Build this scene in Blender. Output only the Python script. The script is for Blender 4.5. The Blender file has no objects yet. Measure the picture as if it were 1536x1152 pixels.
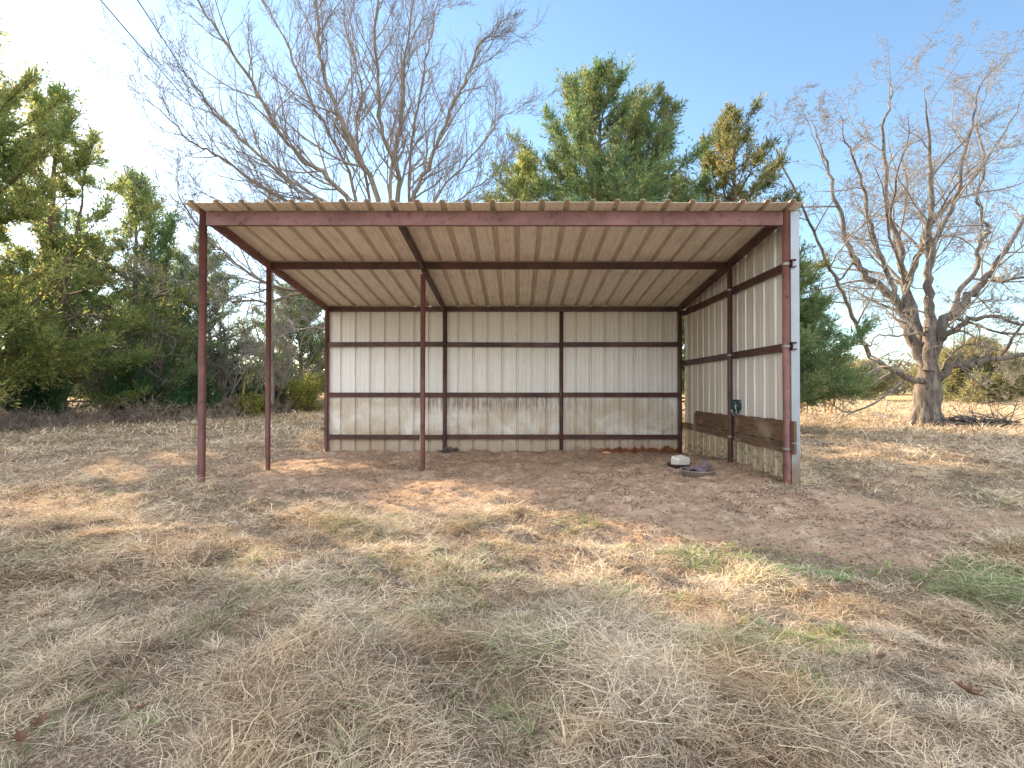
import bpy, math, random
import numpy as np
from mathutils import Vector, Matrix
R = math.radians
C = bpy.context.scene.collection
rng = np.random.default_rng(7)
random.seed(7)

# ------------------------------------------------------------------ frame of the place
F, VX, VY, CZ = 780.0, 776.0, 584.0, 1.25      # focal length (photo pixels), horizon point, eye height
def W(px, py, Y):                              # where a thing seen at px,py stands when it is Y metres ahead
    return np.array([(px - VX) * Y / F, Y, CZ + (VY - py) * Y / F])
def G(px, py, z=0.0):                          # ground point seen at px,py
    Y = (CZ - z) * F / (py - VY)
    return np.array([(px - VX) * Y / F, Y])
SUN_AZ, SUN_EL = R(46), R(20)                  # left of straight ahead, above the horizon
LIGHT_H = np.array([math.sin(SUN_AZ), -math.cos(SUN_AZ)])     # level direction the sunlight travels

# ------------------------------------------------------------------ noise
def _hash(ix, iy, s):
    h = (ix.astype(np.int64) * 374761393 + iy.astype(np.int64) * 668265263 + s * 974634777) & 0xffffffff
    h = ((h ^ (h >> 13)) * 1274126177) & 0xffffffff
    return ((h ^ (h >> 16)) & 0xffff) / 65535.0
def vnoise(x, y, s=0):
    x = np.asarray(x, float); y = np.asarray(y, float)
    ix, iy = np.floor(x), np.floor(y)
    fx, fy = x - ix, y - iy
    fx = fx * fx * (3 - 2 * fx); fy = fy * fy * (3 - 2 * fy)
    a, b = _hash(ix, iy, s), _hash(ix + 1, iy, s)
    c, d = _hash(ix, iy + 1, s), _hash(ix + 1, iy + 1, s)
    return (a * (1 - fx) + b * fx) * (1 - fy) + (c * (1 - fx) + d * fx) * fy
def fbm(x, y, f=1.0, o=3, s=0):
    t, a, n = 0, .5, 0
    for i in range(o):
        t = t + a * vnoise(x * f, y * f, s + i); n += a; a *= .5; f *= 2.03
    return t / n
def sm(a, b, v):
    t = np.clip((v - a) / (b - a), 0, 1); return t * t * (3 - 2 * t)
def poly_dist(px, py, poly):                   # signed distance, positive inside
    px = np.asarray(px, float); py = np.asarray(py, float)
    inside = np.zeros(px.shape, bool); best = np.full(px.shape, 1e9)
    n = len(poly)
    for i in range(n):
        x1, y1 = poly[i]; x2, y2 = poly[(i + 1) % n]
        dx, dy = x2 - x1, y2 - y1
        t = np.clip(((px - x1) * dx + (py - y1) * dy) / (dx * dx + dy * dy), 0, 1)
        best = np.minimum(best, np.hypot(px - x1 - t * dx, py - y1 - t * dy))
        c = ((y1 > py) != (y2 > py)) & (px < dx * (py - y1) / (dy if dy else 1e-9) + x1)
        inside ^= c
    return np.where(inside, best, -best)

# ------------------------------------------------------------------ terrain
YF, YM, YB, XL, XC, XD, XR = 6.54, 8.24, 10.77, -3.95, -1.50, 0.91, 3.37
CTRL = [(XL, YF, .05), (XR, YF, .07), (XL, YM, -.02), (XC, YM, -.07), (XR, YM, .10), (XL, YB, -.06), (XC, YB, -.08),
        (XD, YB, -.07), (XR, YB, -.05), (0, 6.2, -.03), (0, 3.5, 0), (-5, 4, .02), (5, 4, .0), (-7, 8, 0), (7, 8, .03),
        (-7, 12, 0), (0, 13, -.05), (8, 13, .03), (0, 1, .0), (2, 7.5, .0)]
def terrain(x, y):
    x = np.asarray(x, float); y = np.asarray(y, float)
    num = np.zeros(x.shape); den = np.full(x.shape, .02)
    for cx, cy, h in CTRL:
        w = 1 / ((x - cx) ** 2 + (y - cy) ** 2 + .15) ** 1.5
        num += w * h; den += w
    z = num / den
    d = np.hypot(x, y - 5)
    z = z + (fbm(x, y, .35, 2, 3) - .5) * .10 * sm(2, 12, d) + (fbm(x, y, .05, 2, 9) - .5) * .5 * sm(15, 60, d)
    return z
DIRT = [(-4.6, 8.6), (-4.0, 6.9), (-2.6, 6.1), (-1.6, 5.75), (-.53, 5.4), (.5, 4.85), (1.24, 4.45), (1.9, 4.1), (2.7, 3.95), (4.4, 4.3),
        (7, 4.5), (12, 5), (12, 5.7), (7, 5.4), (5.25, 5.3), (4.3, 5.5), (3.7, 5.9), (3.3, 6.5), (3.42, 10.9), (-3.9, 10.9), (-4.5, 10.2)]
TRAIL = [(5.2, 9.9), (5.0, 7.6), (4.4, 6.3), (3.9, 5.4), (4.9, 5.0), (5.3, 6.2), (5.6, 7.6), (5.9, 9.8), (7.5, 13), (6.8, 13.2)]
def dirtmask(x, y):
    n = (fbm(x, y, 1.6, 3, 21) - .5) * 1.3
    a = sm(-.35, .35, poly_dist(x, y, DIRT) + n) * (1 - .5 * sm(3.2, 5.5, x))
    b = sm(-.25, .45, poly_dist(x, y, TRAIL) + n * .6) * .6
    worn = sm(-.6, .6, poly_dist(x, y, [(-9, 7.2), (-4.6, 6.4), (-3.7, 7.0), (-3.9, 11), (-6.5, 11.2), (-9.5, 9.2)]) + n * 1.3) * .45
    wl = sm(-.5, .5, poly_dist(x, y, [(-9, 3.9), (-4.6, 4.5), (-3.9, 5.2), (-5, 5.9), (-9, 5.4)]) + n * 1.3) * .42
    posts = sum(np.exp(-((x - px_) ** 2 + (y - py_) ** 2) / .09) for px_, py_ in ((XL, YF), (XR + .15, YF - .1), (XR + .35, YF + .2), (XL, YM)))
    return np.maximum.reduce([a, b, worn, wl]) * (1 - np.clip(posts, 0, 1) * .85)
def bumps(x, y, dm):
    hoof = (fbm(x, y, 4.5, 3, 31) - .5) * .12 + (fbm(x, y, 11, 2, 35) - .5) * .045
    grass = (fbm(x, y, 1.1, 3, 41) - .5) * .12 + (fbm(x, y, 4.2, 2, 65) - .5) * .12
    near = 1 - sm(14, 30, np.hypot(x, y))
    wall = np.exp(-((y - 10.35) / .35) ** 2) * sm(-4.2, -3.5, x) * (1 - sm(.8, 2.4, x)) * .07 * (.5 + fbm(x, y, 2.2, 2, 77))
    mound = np.exp(-((x - XC) ** 2 + (y - YM) ** 2) / .12) * .04
    calm = 1
    for px_, py_ in ((XL, YF), (XR, YF), (XL, YM), (XR, YM)): calm = calm * (1 - np.exp(-((x - px_) ** 2 + (y - py_) ** 2) / .10))
    return (hoof * dm + grass * (1 - dm)) * near * calm + wall + mound
def ground(x, y):
    dm = dirtmask(x, y)
    return terrain(x, y) + bumps(np.asarray(x, float), np.asarray(y, float), dm)
import functools
@functools.lru_cache(None)
def _gz(x, y): return float(ground(np.array([x]), np.array([y]))[0])
def gz(x, y): return _gz(round(float(x), 3), round(float(y), 3))

# ------------------------------------------------------------------ node helper
def mat(name, build, **kw):
    m = bpy.data.materials.new(name); m.use_nodes = True
    nt = m.node_tree; nt.nodes.clear()
    out = nt.nodes.new('ShaderNodeOutputMaterial')
    n = NB(nt)
    s = build(n)
    nt.links.new(s, out.inputs['Surface'])
    return m
class NB:
    def __init__(s, nt): s.nt = nt
    def node(s, t, **kw):
        n = s.nt.nodes.new(t)
        for k, v in kw.items(): setattr(n, k, v)
        return n
    def put(s, sock, v):
        if hasattr(v, 'is_output'): s.nt.links.new(v, sock)
        elif isinstance(v, (tuple, list)) and len(v) == 3 and sock.type == 'RGBA': sock.default_value = (*v, 1)
        else: sock.default_value = v
    def obj(s, scale=(1, 1, 1)):
        tc = s.node('ShaderNodeTexCoord'); mp = s.node('ShaderNodeMapping')
        mp.inputs['Scale'].default_value = scale
        s.nt.links.new(tc.outputs['Object'], mp.inputs['Vector']); return mp.outputs[0]
    def noise(s, vec, scale, detail=3, rough=.55, dist=0):
        n = s.node('ShaderNodeTexNoise')
        s.put(n.inputs['Vector'], vec); n.inputs['Scale'].default_value = scale
        n.inputs['Detail'].default_value = detail; n.inputs['Roughness'].default_value = rough
        n.inputs['Distortion'].default_value = dist
        return n.outputs['Fac']
    def rng(s, v, a, b, c=0, d=1):
        n = s.node('ShaderNodeMapRange'); s.put(n.inputs[0], v)
        for i, q in enumerate((a, b, c, d)): n.inputs[i + 1].default_value = q
        return n.outputs[0]
    def m(s, op, a, b=0.0):
        n = s.node('ShaderNodeMath', operation=op); s.put(n.inputs[0], a); s.put(n.inputs[1], b); return n.outputs[0]
    def mix(s, f, a, b):
        n = s.node('ShaderNodeMix', data_type='RGBA'); s.put(n.inputs[0], f); s.put(n.inputs[6], a); s.put(n.inputs[7], b)
        return n.outputs[2]
    def mul(s, f, a, b):
        n = s.node('ShaderNodeMix', data_type='RGBA', blend_type='MULTIPLY'); s.put(n.inputs[0], f); s.put(n.inputs[6], a); s.put(n.inputs[7], b)
        return n.outputs[2]
    def attr(s, name):
        return s.node('ShaderNodeAttribute', attribute_name=name).outputs['Fac']
    def xyz(s):
        tc = s.node('ShaderNodeTexCoord'); n = s.node('ShaderNodeSeparateXYZ')
        s.nt.links.new(tc.outputs['Object'], n.inputs[0]); return n.outputs
    def bump(s, h, strength=.3, dist=.02):
        n = s.node('ShaderNodeBump'); s.put(n.inputs['Height'], h)
        n.inputs['Strength'].default_value = strength; n.inputs['Distance'].default_value = dist; return n.outputs[0]
    def bsdf(s, col, rough=.6, metal=0., bump=None, spec=.5):
        n = s.node('ShaderNodeBsdfPrincipled')
        s.put(n.inputs['Base Color'], col); s.put(n.inputs['Roughness'], rough); s.put(n.inputs['Metallic'], metal)
        n.inputs['Specular IOR Level'].default_value = spec
        if bump is not None: s.nt.links.new(bump, n.inputs['Normal'])
        return n.outputs[0]
    def leafy(s, col, tr=.35):
        d = s.node('ShaderNodeBsdfDiffuse'); s.put(d.inputs[0], col)
        t = s.node('ShaderNodeBsdfTranslucent'); s.put(t.inputs[0], col)
        x = s.node('ShaderNodeMixShader'); x.inputs[0].default_value = tr
        s.nt.links.new(d.outputs[0], x.inputs[1]); s.nt.links.new(t.outputs[0], x.inputs[2]); return x.outputs[0]

# ------------------------------------------------------------------ mesh helpers
def make_mesh(name, V, Fq, m, parent=None, base=(0, 0, 0), smooth=False, attrs=None):
    """V (n,3) world coordinates, Fq (k,4) quads or list of faces"""
    V = np.asarray(V, float) - np.asarray(base, float)
    me = bpy.data.meshes.new(name)
    if isinstance(Fq, np.ndarray):
        k, q = Fq.shape
        me.vertices.add(len(V)); me.vertices.foreach_set('co', V.astype(np.float32).ravel())
        me.loops.add(k * q); me.loops.foreach_set('vertex_index', Fq.astype(np.int32).ravel())
        me.polygons.add(k); me.polygons.foreach_set('loop_start', np.arange(0, k * q, q, dtype=np.int32))
        me.update(calc_edges=True)
    else:
        me.from_pydata([tuple(v) for v in V], [], Fq); me.update()
    if smooth: me.polygons.foreach_set('use_smooth', np.ones(len(me.polygons), bool))
    for k, a in (attrs or {}).items():
        at = me.attributes.new(k, 'FLOAT', 'POINT'); at.data.foreach_set('value', np.asarray(a, np.float32))
    me.materials.append(m)
    o = bpy.data.objects.new(name, me); C.objects.link(o)
    if parent: o.parent = parent
    else: o.location = base
    return o
def tag(o, label=None, cat=None, group=None, kind=None):
    if label: o['label'] = label
    if cat: o['category'] = cat
    if group: o['group'] = group
    if kind: o['kind'] = kind
    return o
def empty(name, base, label, cat, group=None):
    o = bpy.data.objects.new(name, None); C.objects.link(o); o.location = base
    o.empty_display_size = .2
    return tag(o, label, cat, group)
class MB:
    def __init__(s): s.v = []; s.f = []
    def add(s, vs, fs):
        n = len(s.v); s.v += [tuple(v) for v in vs]; s.f += [tuple(i + n for i in f) for f in fs]
    def box(s, a, b, M=None, bev=0):
        x0, y0, z0 = a; x1, y1, z1 = b
        vs = [Vector(p) for p in ((x0, y0, z0), (x1, y0, z0), (x1, y1, z0), (x0, y1, z0), (x0, y0, z1), (x1, y0, z1), (x1, y1, z1), (x0, y1, z1))]
        if M: vs = [M @ v for v in vs]
        s.add(vs, [(0, 3, 2, 1), (4, 5, 6, 7), (0, 1, 5, 4), (1, 2, 6, 5), (2, 3, 7, 6), (3, 0, 4, 7)])
    def prism(s, prof, P0, P1, u, v):          # profile (list of 2-D points) swept from P0 to P1
        P0, P1, u, v = map(np.asarray, (P0, P1, u, v)); n = len(prof)
        vs = [P0 + a * u + b * v for a, b in prof] + [P1 + a * u + b * v for a, b in prof]
        fs = [(i, (i + 1) % n, (i + 1) % n + n, i + n) for i in range(n)]
        fs += [tuple(range(n))[::-1], tuple(range(n, 2 * n))]
        s.add(vs, fs)
    def tube(s, pts, rad, n=10, cap=True):
        pts = [Vector(p) for p in pts]; rad = rad if hasattr(rad, '__len__') else [rad] * len(pts)
        vs = []; up = Vector((.13, .21, .97))
        for i, p in enumerate(pts):
            d = (pts[min(i + 1, len(pts) - 1)] - pts[max(i - 1, 0)]).normalized()
            a = d.cross(up if abs(d.dot(up)) < .97 else Vector((1, 0, 0))).normalized(); b = d.cross(a)
            vs += [p + (a * math.cos(2 * math.pi * k / n) + b * math.sin(2 * math.pi * k / n)) * rad[i] for k in range(n)]
        fs = [(i * n + k, i * n + (k + 1) % n, (i + 1) * n + (k + 1) % n, (i + 1) * n + k) for i in range(len(pts) - 1) for k in range(n)]
        if cap: fs += [tuple(range(n)), tuple(range((len(pts) - 1) * n, len(pts) * n))[::-1]]
        s.add(vs, fs)
    def lathe(s, c, prof, n=24):
        vs = [(c[0] + r * math.cos(2 * math.pi * k / n), c[1] + r * math.sin(2 * math.pi * k / n), c[2] + z) for r, z in prof for k in range(n)]
        fs = [(i * n + k, i * n + (k + 1) % n, (i + 1) * n + (k + 1) % n, (i + 1) * n + k) for i in range(len(prof) - 1) for k in range(n)]
        s.add(vs, fs)
    def build(s, name, m, parent=None, base=(0, 0, 0), smooth=False):
        return make_mesh(name, np.array(s.v), s.f, m, parent, base, smooth)

# ------------------------------------------------------------------ materials
def m_steel(n, c1, c2):
    v = n.obj(); a = n.noise(v, 3.5, 5, .6); b = n.noise(v, 60, 3, .6)
    col = n.mix(n.rng(a, .35, .65), c1, c2)
    col = n.mix(n.rng(b, .60, .78), col, (.22, .11, .09))
    col = n.mix(n.rng(n.noise(v, 11, 4, .65), .58, .72), col, (.05, .02, .018))
    return n.bsdf(col, n.rng(a, .3, .7, .38, .62), 0, n.bump(b, .25, .004), .45)
STEEL = mat('red_oxide_steel', lambda n: m_steel(n, (.225, .10, .095), (.14, .068, .062)))
PSTEEL = mat('red_oxide_pipe', lambda n: m_steel(n, (.135, .048, .043), (.07, .028, .025)))
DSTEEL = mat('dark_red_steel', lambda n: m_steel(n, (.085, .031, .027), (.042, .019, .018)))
def m_roof(n):
    v = n.obj((1, .08, .08)); a = n.noise(v, 6, 4, .6); b = n.noise(v, 34, 3, .6); c = n.noise(n.obj(), 2.2, 4)
    col = n.mix(n.rng(a, .3, .7), (.88, .83, .73), (.79, .74, .645))
    col = n.mul(n.rng(b, .48, .72, 0, .6), col, (.62, .56, .48))
    col = n.mul(n.rng(c, .5, .75, 0, .5), col, (.72, .66, .6))
    col = n.mul(n.m('MULTIPLY', n.attr('rib'), .62), col, (.55, .49, .46))  # recess shade of the ribs painted into the colour, with some dirt
    col = n.mix(n.rng(n.noise(n.obj(), 55, 2), .73, .78), col, (.2, .13, .09))
    return n.bsdf(col, .5, .12, None, .4)
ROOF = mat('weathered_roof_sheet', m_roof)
def m_wall(n):
    x, y, z = n.xyz(); o = n.obj()
    streak = n.noise(n.obj((1, 1, .06)), 9, 4, .6); fine = n.noise(n.obj((1, 1, .1)), 40, 3, .6)
    col = n.mix(n.rng(streak, .3, .7), (.77, .79, .805), (.67, .675, .665))
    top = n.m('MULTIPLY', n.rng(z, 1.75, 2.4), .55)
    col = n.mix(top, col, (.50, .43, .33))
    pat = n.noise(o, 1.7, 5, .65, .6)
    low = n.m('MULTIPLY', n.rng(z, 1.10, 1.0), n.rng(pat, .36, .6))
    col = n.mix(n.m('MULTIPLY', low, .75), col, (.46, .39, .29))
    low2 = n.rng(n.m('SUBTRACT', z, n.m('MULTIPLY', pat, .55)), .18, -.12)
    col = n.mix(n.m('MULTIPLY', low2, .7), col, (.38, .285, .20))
    # rubbed streaks under the second girt
    band = n.m('MULTIPLY', n.rng(z, .72, .92), n.rng(z, 1.14, 1.08))
    xm = n.m('MULTIPLY', n.rng(x, -2.6, -1.3), n.rng(x, 2.2, .7))
    sk = n.noise(n.obj((1, 1, .10)), 22, 4, .7)
    f = n.m('MULTIPLY', n.m('MULTIPLY', band, xm), n.rng(sk, .40, .56))
    col = n.mix(n.m('MULTIPLY', f, .7), col, (.17, .105, .075))
    f2 = n.m('MULTIPLY', n.m('MULTIPLY', band, xm), n.rng(sk, .42, .34))
    col = n.mix(n.m('MULTIPLY', f2, .8), col, (.42, .50, .60))
    # rust along the foot on the right
    rx = n.m('MULTIPLY', n.rng(x, 1.2, 2.2), n.rng(n.m('SUBTRACT', z, n.m('MULTIPLY', n.noise(o, 6, 4), .30)), -.09, -.13))
    col = n.mix(rx, col, (.20, .07, .03))
    col = n.mix(n.rng(n.noise(o, 38, 2, .5), .72, .76), col, (.16, .10, .07))
    col = n.mul(n.rng(fine, .5, .75, 0, .45), col, (.76, .71, .64))
    return n.bsdf(col, .45, .15, n.bump(n.noise(o, 3, 3), .12, .01), .4)
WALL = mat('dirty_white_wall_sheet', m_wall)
def m_side(n):
    x, y, z = n.xyz(); o = n.obj()
    streak = n.noise(n.obj((1, 1, .05)), 8, 4, .65); fine = n.noise(n.obj((1, 1, .06)), 30, 3, .6)
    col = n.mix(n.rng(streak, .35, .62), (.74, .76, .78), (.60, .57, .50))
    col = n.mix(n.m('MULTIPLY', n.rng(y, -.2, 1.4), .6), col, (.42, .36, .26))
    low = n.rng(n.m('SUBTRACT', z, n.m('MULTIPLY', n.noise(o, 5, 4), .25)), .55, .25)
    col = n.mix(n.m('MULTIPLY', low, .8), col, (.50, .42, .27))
    spl = n.m('MULTIPLY', n.rng(n.noise(o, 13, 4, .7), .52, .6), n.rng(z, .75, .1))
    col = n.mix(spl, col, (.10, .065, .045))
    col = n.mul(n.rng(fine, .45, .72, 0, .45), col, (.70, .65, .57))
    return n.bsdf(col, .42, .2, None, .45)
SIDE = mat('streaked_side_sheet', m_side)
TRIM = mat('galvanised_trim', lambda n: n.bsdf(n.mix(n.rng(n.m('SUBTRACT', n.xyz()[2], n.m('MULTIPLY', n.noise(n.obj(), 7, 4, .7), .9)), .15, -.35), n.mix(n.noise(n.obj(), 5, 4), (.34, .40, .48), (.24, .28, .34)), (.20, .15, .11)), .45, .4))
ZINC = mat('zinc_clamp', lambda n: n.bsdf(n.mix(n.noise(n.obj(), 30, 3), (.32, .31, .30), (.16, .15, .14)), .5, .7))
def m_wood(n):
    g = n.noise(n.obj((1, .07, 1)), 26, 5, .65, .3); b = n.noise(n.obj(), 2.6, 4, .6); k = n.noise(n.obj((1, .4, 1)), 5, 4)
    col = n.mix(n.rng(g, .3, .7), (.18, .115, .075), (.085, .055, .037))
    col = n.mix(n.rng(b, .5, .68), col, (.26, .20, .145))
    col = n.mix(n.rng(k, .6, .7), col, (.05, .03, .02))
    return n.bsdf(col, .8, 0, n.bump(g, .5, .006), .2)
WOOD = mat('weathered_board', m_wood)
def bark(name, c1, c2, sc=9):
    def f(n):
        a = n.noise(n.obj((1, 1, .22)), sc, 6, .7, .4); b = n.noise(n.obj(), 1.4, 4, .6)
        col = n.mix(n.rng(a, .36, .62), c2, c1)
        col = n.mul(n.rng(b, .4, .7, 0, .5), col, (.62, .6, .58))
        return n.bsdf(col, .9, 0, n.bump(a, .8, .03), .15)
    return mat(name, f)
PBARK = bark('grey_furrowed_bark', (.23, .212, .20), (.07, .065, .062))
EBARK = bark('pale_smooth_bark', (.27, .235, .19), (.13, .11, .095), 14)
CBARK = bark('cedar_bark', (.26, .20, .165), (.11, .08, .065))
POLE = bark('weathered_pole_wood', (.33, .25, .22), (.17, .12, .11), 12)
TWIG = mat('bare_twigs', lambda n: n.bsdf(n.mix(n.noise(n.obj(), 1.5, 3), (.19, .18, .175), (.31, .295, .28)), .85, spec=.2))
DTWIG = mat('dark_bare_twigs', lambda n: n.bsdf(n.mix(n.noise(n.obj(), .9, 3), (.165, .15, .145), (.28, .255, .235)), .85, spec=.2))
BRUSH = mat('dry_brush_stems', lambda n: n.bsdf(n.mix(n.attr('rnd'), (.26, .21, .19), (.52, .43, .37)), .9, spec=.1))
def foliage(name, g1, g2, gold, ga=.5, gb=.62, sc=.55, tr=.55):
    def f(n):
        a = n.noise(n.obj(), sc, 3, .55); b = n.noise(n.obj(), sc * 5, 3, .6); r = n.attr('rnd')
        col = n.mix(n.rng(b, .35, .65), g1, g2)
        col = n.mix(n.m('MULTIPLY', n.rng(n.m('ADD', n.m('MULTIPLY', a, .7), n.m('MULTIPLY', r, .3)), ga, gb), .9), col, gold)
        col = n.mul(n.rng(r, 0, .6, .6, 0), col, (.45, .45, .45))
        return n.leafy(col, tr)
    return mat(name, f)
CED_GOLD = foliage('cedar_foliage_golden', (.19, .31, .12), (.33, .42, .16), (.58, .54, .20), .46, .64)
CED_GRN = foliage('cedar_foliage_green', (.125, .255, .13), (.23, .36, .17), (.38, .36, .15), .48, .66)
CED_BRN = foliage('cedar_foliage_bronze', (.10, .18, .085), (.18, .24, .10), (.38, .31, .13), .44, .64)
HEDGE = foliage('dark_shrub_leaves', (.06, .16, .085), (.11, .24, .11), (.19, .20, .08), .56, .7, .8)
YSHRUB = foliage('yellow_shrub_leaves', (.16, .23, .06), (.27, .32, .09), (.52, .48, .16), .42, .56, .7)
FARCED = foliage('far_cedar_foliage', (.20, .25, .15), (.30, .33, .19), (.48, .42, .22), .42, .6, .4)

# ------------------------------------------------------------------ ground
def graded(a, b, n, k, c=0.0):                 # points dense near c
    t = np.linspace(math.asinh((a - c) / k), math.asinh((b - c) / k), n)
    return c + k * np.sinh(t)
gx = graded(-420, 420, 700, 2.6); gy = graded(-60, 600, 760, 3.2, 5.0)
GX, GY = np.meshgrid(gx, gy)
dm = dirtmask(GX.ravel(), GY.ravel())
GZ = terrain(GX.ravel(), GY.ravel()) + bumps(GX.ravel(), GY.ravel(), dm)
nx, ny = len(gx), len(gy)
idx = np.arange(nx * ny).reshape(ny, nx)
quads = np.stack([idx[:-1, :-1], idx[:-1, 1:], idx[1:, 1:], idx[1:, :-1]], -1).reshape(-1, 4)
def m_ground(n):
    o = n.obj(); d = n.attr('dirt')
    a = n.noise(o, 1.3, 5, .6); b = n.noise(o, 17, 5, .7); c = n.noise(o, 90, 4, .7); w = n.noise(n.obj((1, .35, 1)), 6, 4, .65)
    soil = n.mix(n.rng(a, .35, .65), (.52, .375, .275), (.40, .285, .21))
    soil = n.mix(n.rng(w, .5, .66), soil, (.60, .475, .37))
    soil = n.mix(n.rng(b, .53, .66), soil, (.20, .14, .11))
    soil = n.mix(n.rng(c, .62, .72), soil, (.62, .52, .41))
    lit = n.mix(n.rng(b, .35, .6), (.12, .09, .07), (.28, .215, .165))
    lit = n.mix(n.rng(c, .48, .62), lit, (.48, .40, .30))
    far = n.mix(n.rng(a, .35, .65), (.52, .40, .21), (.43, .33, .18))
    far = n.mix(n.rng(n.noise(n.obj((.5, 1, 1)), .6, 5, .65), .48, .64), far, (.33, .27, .16))
    tc = n.xyz(); fy = n.rng(tc[1], 13, 24)
    lit = n.mix(fy, lit, far)
    edge = n.rng(n.m('ADD', d, n.m('MULTIPLY', n.m('SUBTRACT', b, .5), .9)), .32, .62)
    col = n.mix(edge, lit, soil)
    h = n.m('ADD', n.m('MULTIPLY', b, .7), n.m('MULTIPLY', c, .4))
    return n.bsdf(col, .95, 0, n.bump(h, 1.0, .045), .1)
GROUND = mat('dry_ground', m_ground)
g = make_mesh('ground', np.stack([GX.ravel(), GY.ravel(), GZ], -1), quads, GROUND, smooth=True, attrs={'dirt': dm})
tag(g, 'wide ground of bare reddish dirt and dry winter grass litter', None, None, 'structure')

# ------------------------------------------------------------------ dry grass
def blades(P, az, length, width, lift, droop, tint, grn):
    """grass blades as strips of three quads, all arrays"""
    n = len(P); d = np.stack([np.cos(az), np.sin(az)], -1)
    side = np.stack([-d[:, 1], d[:, 0], np.zeros(n)], -1)
    tw = rng.uniform(-.6, .6, n); side[:, 2] = tw
    lv = []
    for t, wf in ((0, 1.), (.36, .85), (.7, .6), (1., .12)):
        out = np.cos(lift) * t + .25 * t * t * np.sin(lift)
        zz = np.sin(lift) * t - droop * t * t
        c = P + np.concatenate([d * (out * length)[:, None], (zz * length)[:, None]], 1)
        curl = (rng.uniform(-.45, .45, n) * t * t * length)[:, None]
        c = c + np.concatenate([side[:, :2] * curl, np.zeros((n, 1))], 1)
        lv += [c - side * (width * wf / 2)[:, None], c + side * (width * wf / 2)[:, None]]
    V = np.stack(lv, 1).reshape(-1, 3)
    b = np.arange(n)[:, None] * 8
    Fq = np.stack([b + np.array(q) for q in ((0, 1, 3, 2), (2, 3, 5, 4), (4, 5, 7, 6))], 1).reshape(-1, 4)
    return V, Fq, np.repeat(tint, 8), np.repeat(grn, 8)
def m_grass(n):
    t = n.attr('tint'); gr = n.attr('grn'); o = n.obj()
    big = n.noise(o, 1.5, 4, .6)
    col = n.mix(t, (.15, .105, .075), (.94, .83, .66))
    col = n.mix(n.rng(big, .46, .68), col, n.mix(t, (.20, .12, .07), (.92, .75, .52)))
    col = n.mix(gr, col, (.16, .32, .08))
    return n.leafy(col, .16)
GRASS = mat('dry_grass_blades', m_grass)
def scatter(y0, y1, dens, side=.10):
    xm = 1.08 * y1 + 2.0
    n = int(dens * 2 * xm * (y1 - y0))
    x = rng.uniform(-xm, xm, n); y = rng.uniform(y0, y1, n)
    k = np.abs(x) < 1.06 * y + 1.9
    return x[k], y[k]
parts = []
TUS = fbm
def grass_ring(y0, y1, dens, L0, L1, Wd, liftm, keepdirt=.03):
    x, y = scatter(y0, y1, dens)
    d = dirtmask(x, y)
    cover = (.72 + .9 * (fbm(x, y, 1.3, 3, 61) - .25)) * (.42 + .8 * sm(.36, .56, fbm(x, y, 4.2, 2, 65)))
    keep = rng.random(len(x)) < np.clip(cover, .12, 1) * (1 - d) ** 1.6 + keepdirt
    inside = (x > XL - .1) & (x < XR + .1) & (y > YF) & (y < YB + .1)
    keep &= ~(inside & (rng.random(len(x)) < .9))
    x, y, d = x[keep], y[keep], d[keep]; n = len(x)
    tus = sm(.42, .68, fbm(x, y, 2.1, 2, 71)) * (1 - d)
    # pull some blades into tufts
    cx = np.floor(x / .16) * .16 + .16 * _hash(np.floor(x / .16), np.floor(y / .16), 5)
    cy = np.floor(y / .16) * .16 + .16 * _hash(np.floor(x / .16), np.floor(y / .16), 6)
    tuft = rng.random(n) < .55
    ang = rng.uniform(0, 2 * math.pi, n)
    rr = np.abs(rng.normal(0, .025, n))
    x = np.where(tuft, cx + np.cos(ang) * rr, x); y = np.where(tuft, cy + np.sin(ang) * rr, y)
    comb = (fbm(x, y, .8, 2, 81) - .5) * 9            # leaning direction shared locally
    az = np.where(tuft, ang + rng.normal(0, .5, n), np.where(rng.random(n) < .28, comb + rng.normal(0, .7, n), rng.uniform(0, 6.283, n)))
    z = ground(x, y) + rng.random(n) ** 1.3 * (.012 + .10 * tus) * (~tuft)
    L = rng.uniform(L0, L1, n) * (.55 + .75 * tus + .25 * rng.random(n)) * (1 - .45 * d)
    lift = np.where(tuft, rng.uniform(.35, 1.35, n), rng.uniform(0, liftm, n))
    droop = np.where(tuft, rng.uniform(.25, .75, n), rng.uniform(-.05, .3, n))
    tint = np.clip(rng.normal(.5, .28, n) + (fbm(x, y, 3.0, 2, 91) - .5) * .8, 0, 1)
    greenm = sm(.50, .60, fbm(x, y, 1.9, 3, 101)) * sm(-.5, 1.2, x + (y - 4.5) * .25) * sm(6.5, 4.2, y) * sm(1.9, 2.7, y)
    greenm = np.maximum(greenm * .8, .03 * sm(.6, .7, fbm(x, y, 2.5, 2, 105)) * 10)
    gr = (rng.random(n) < greenm * .8).astype(float) * rng.uniform(.6, 1, n)
    gr *= (y < 9)
    L = np.where(gr > 0, L * .6 + .02, L)
    parts.append(blades(np.stack([x, y, z - .004], -1), az, L, np.full(n, Wd) * rng.uniform(.6, 1.4, n), lift, droop, tint, gr))
grass_ring(1.45, 3.2, 15000, .05, .17, .0021, .6)
grass_ring(3.2, 5.2, 8500, .045, .16, .0033, .65)
grass_ring(5.2, 8.5, 3600, .045, .15, .0046, .7)
grass_ring(8.5, 14, 1100, .05, .19, .008, .9)
grass_ring(14, 26, 170, .08, .22, .020, 1.1)
grass_ring(26, 60, 28, .10, .26, .05, 1.2)
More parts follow.
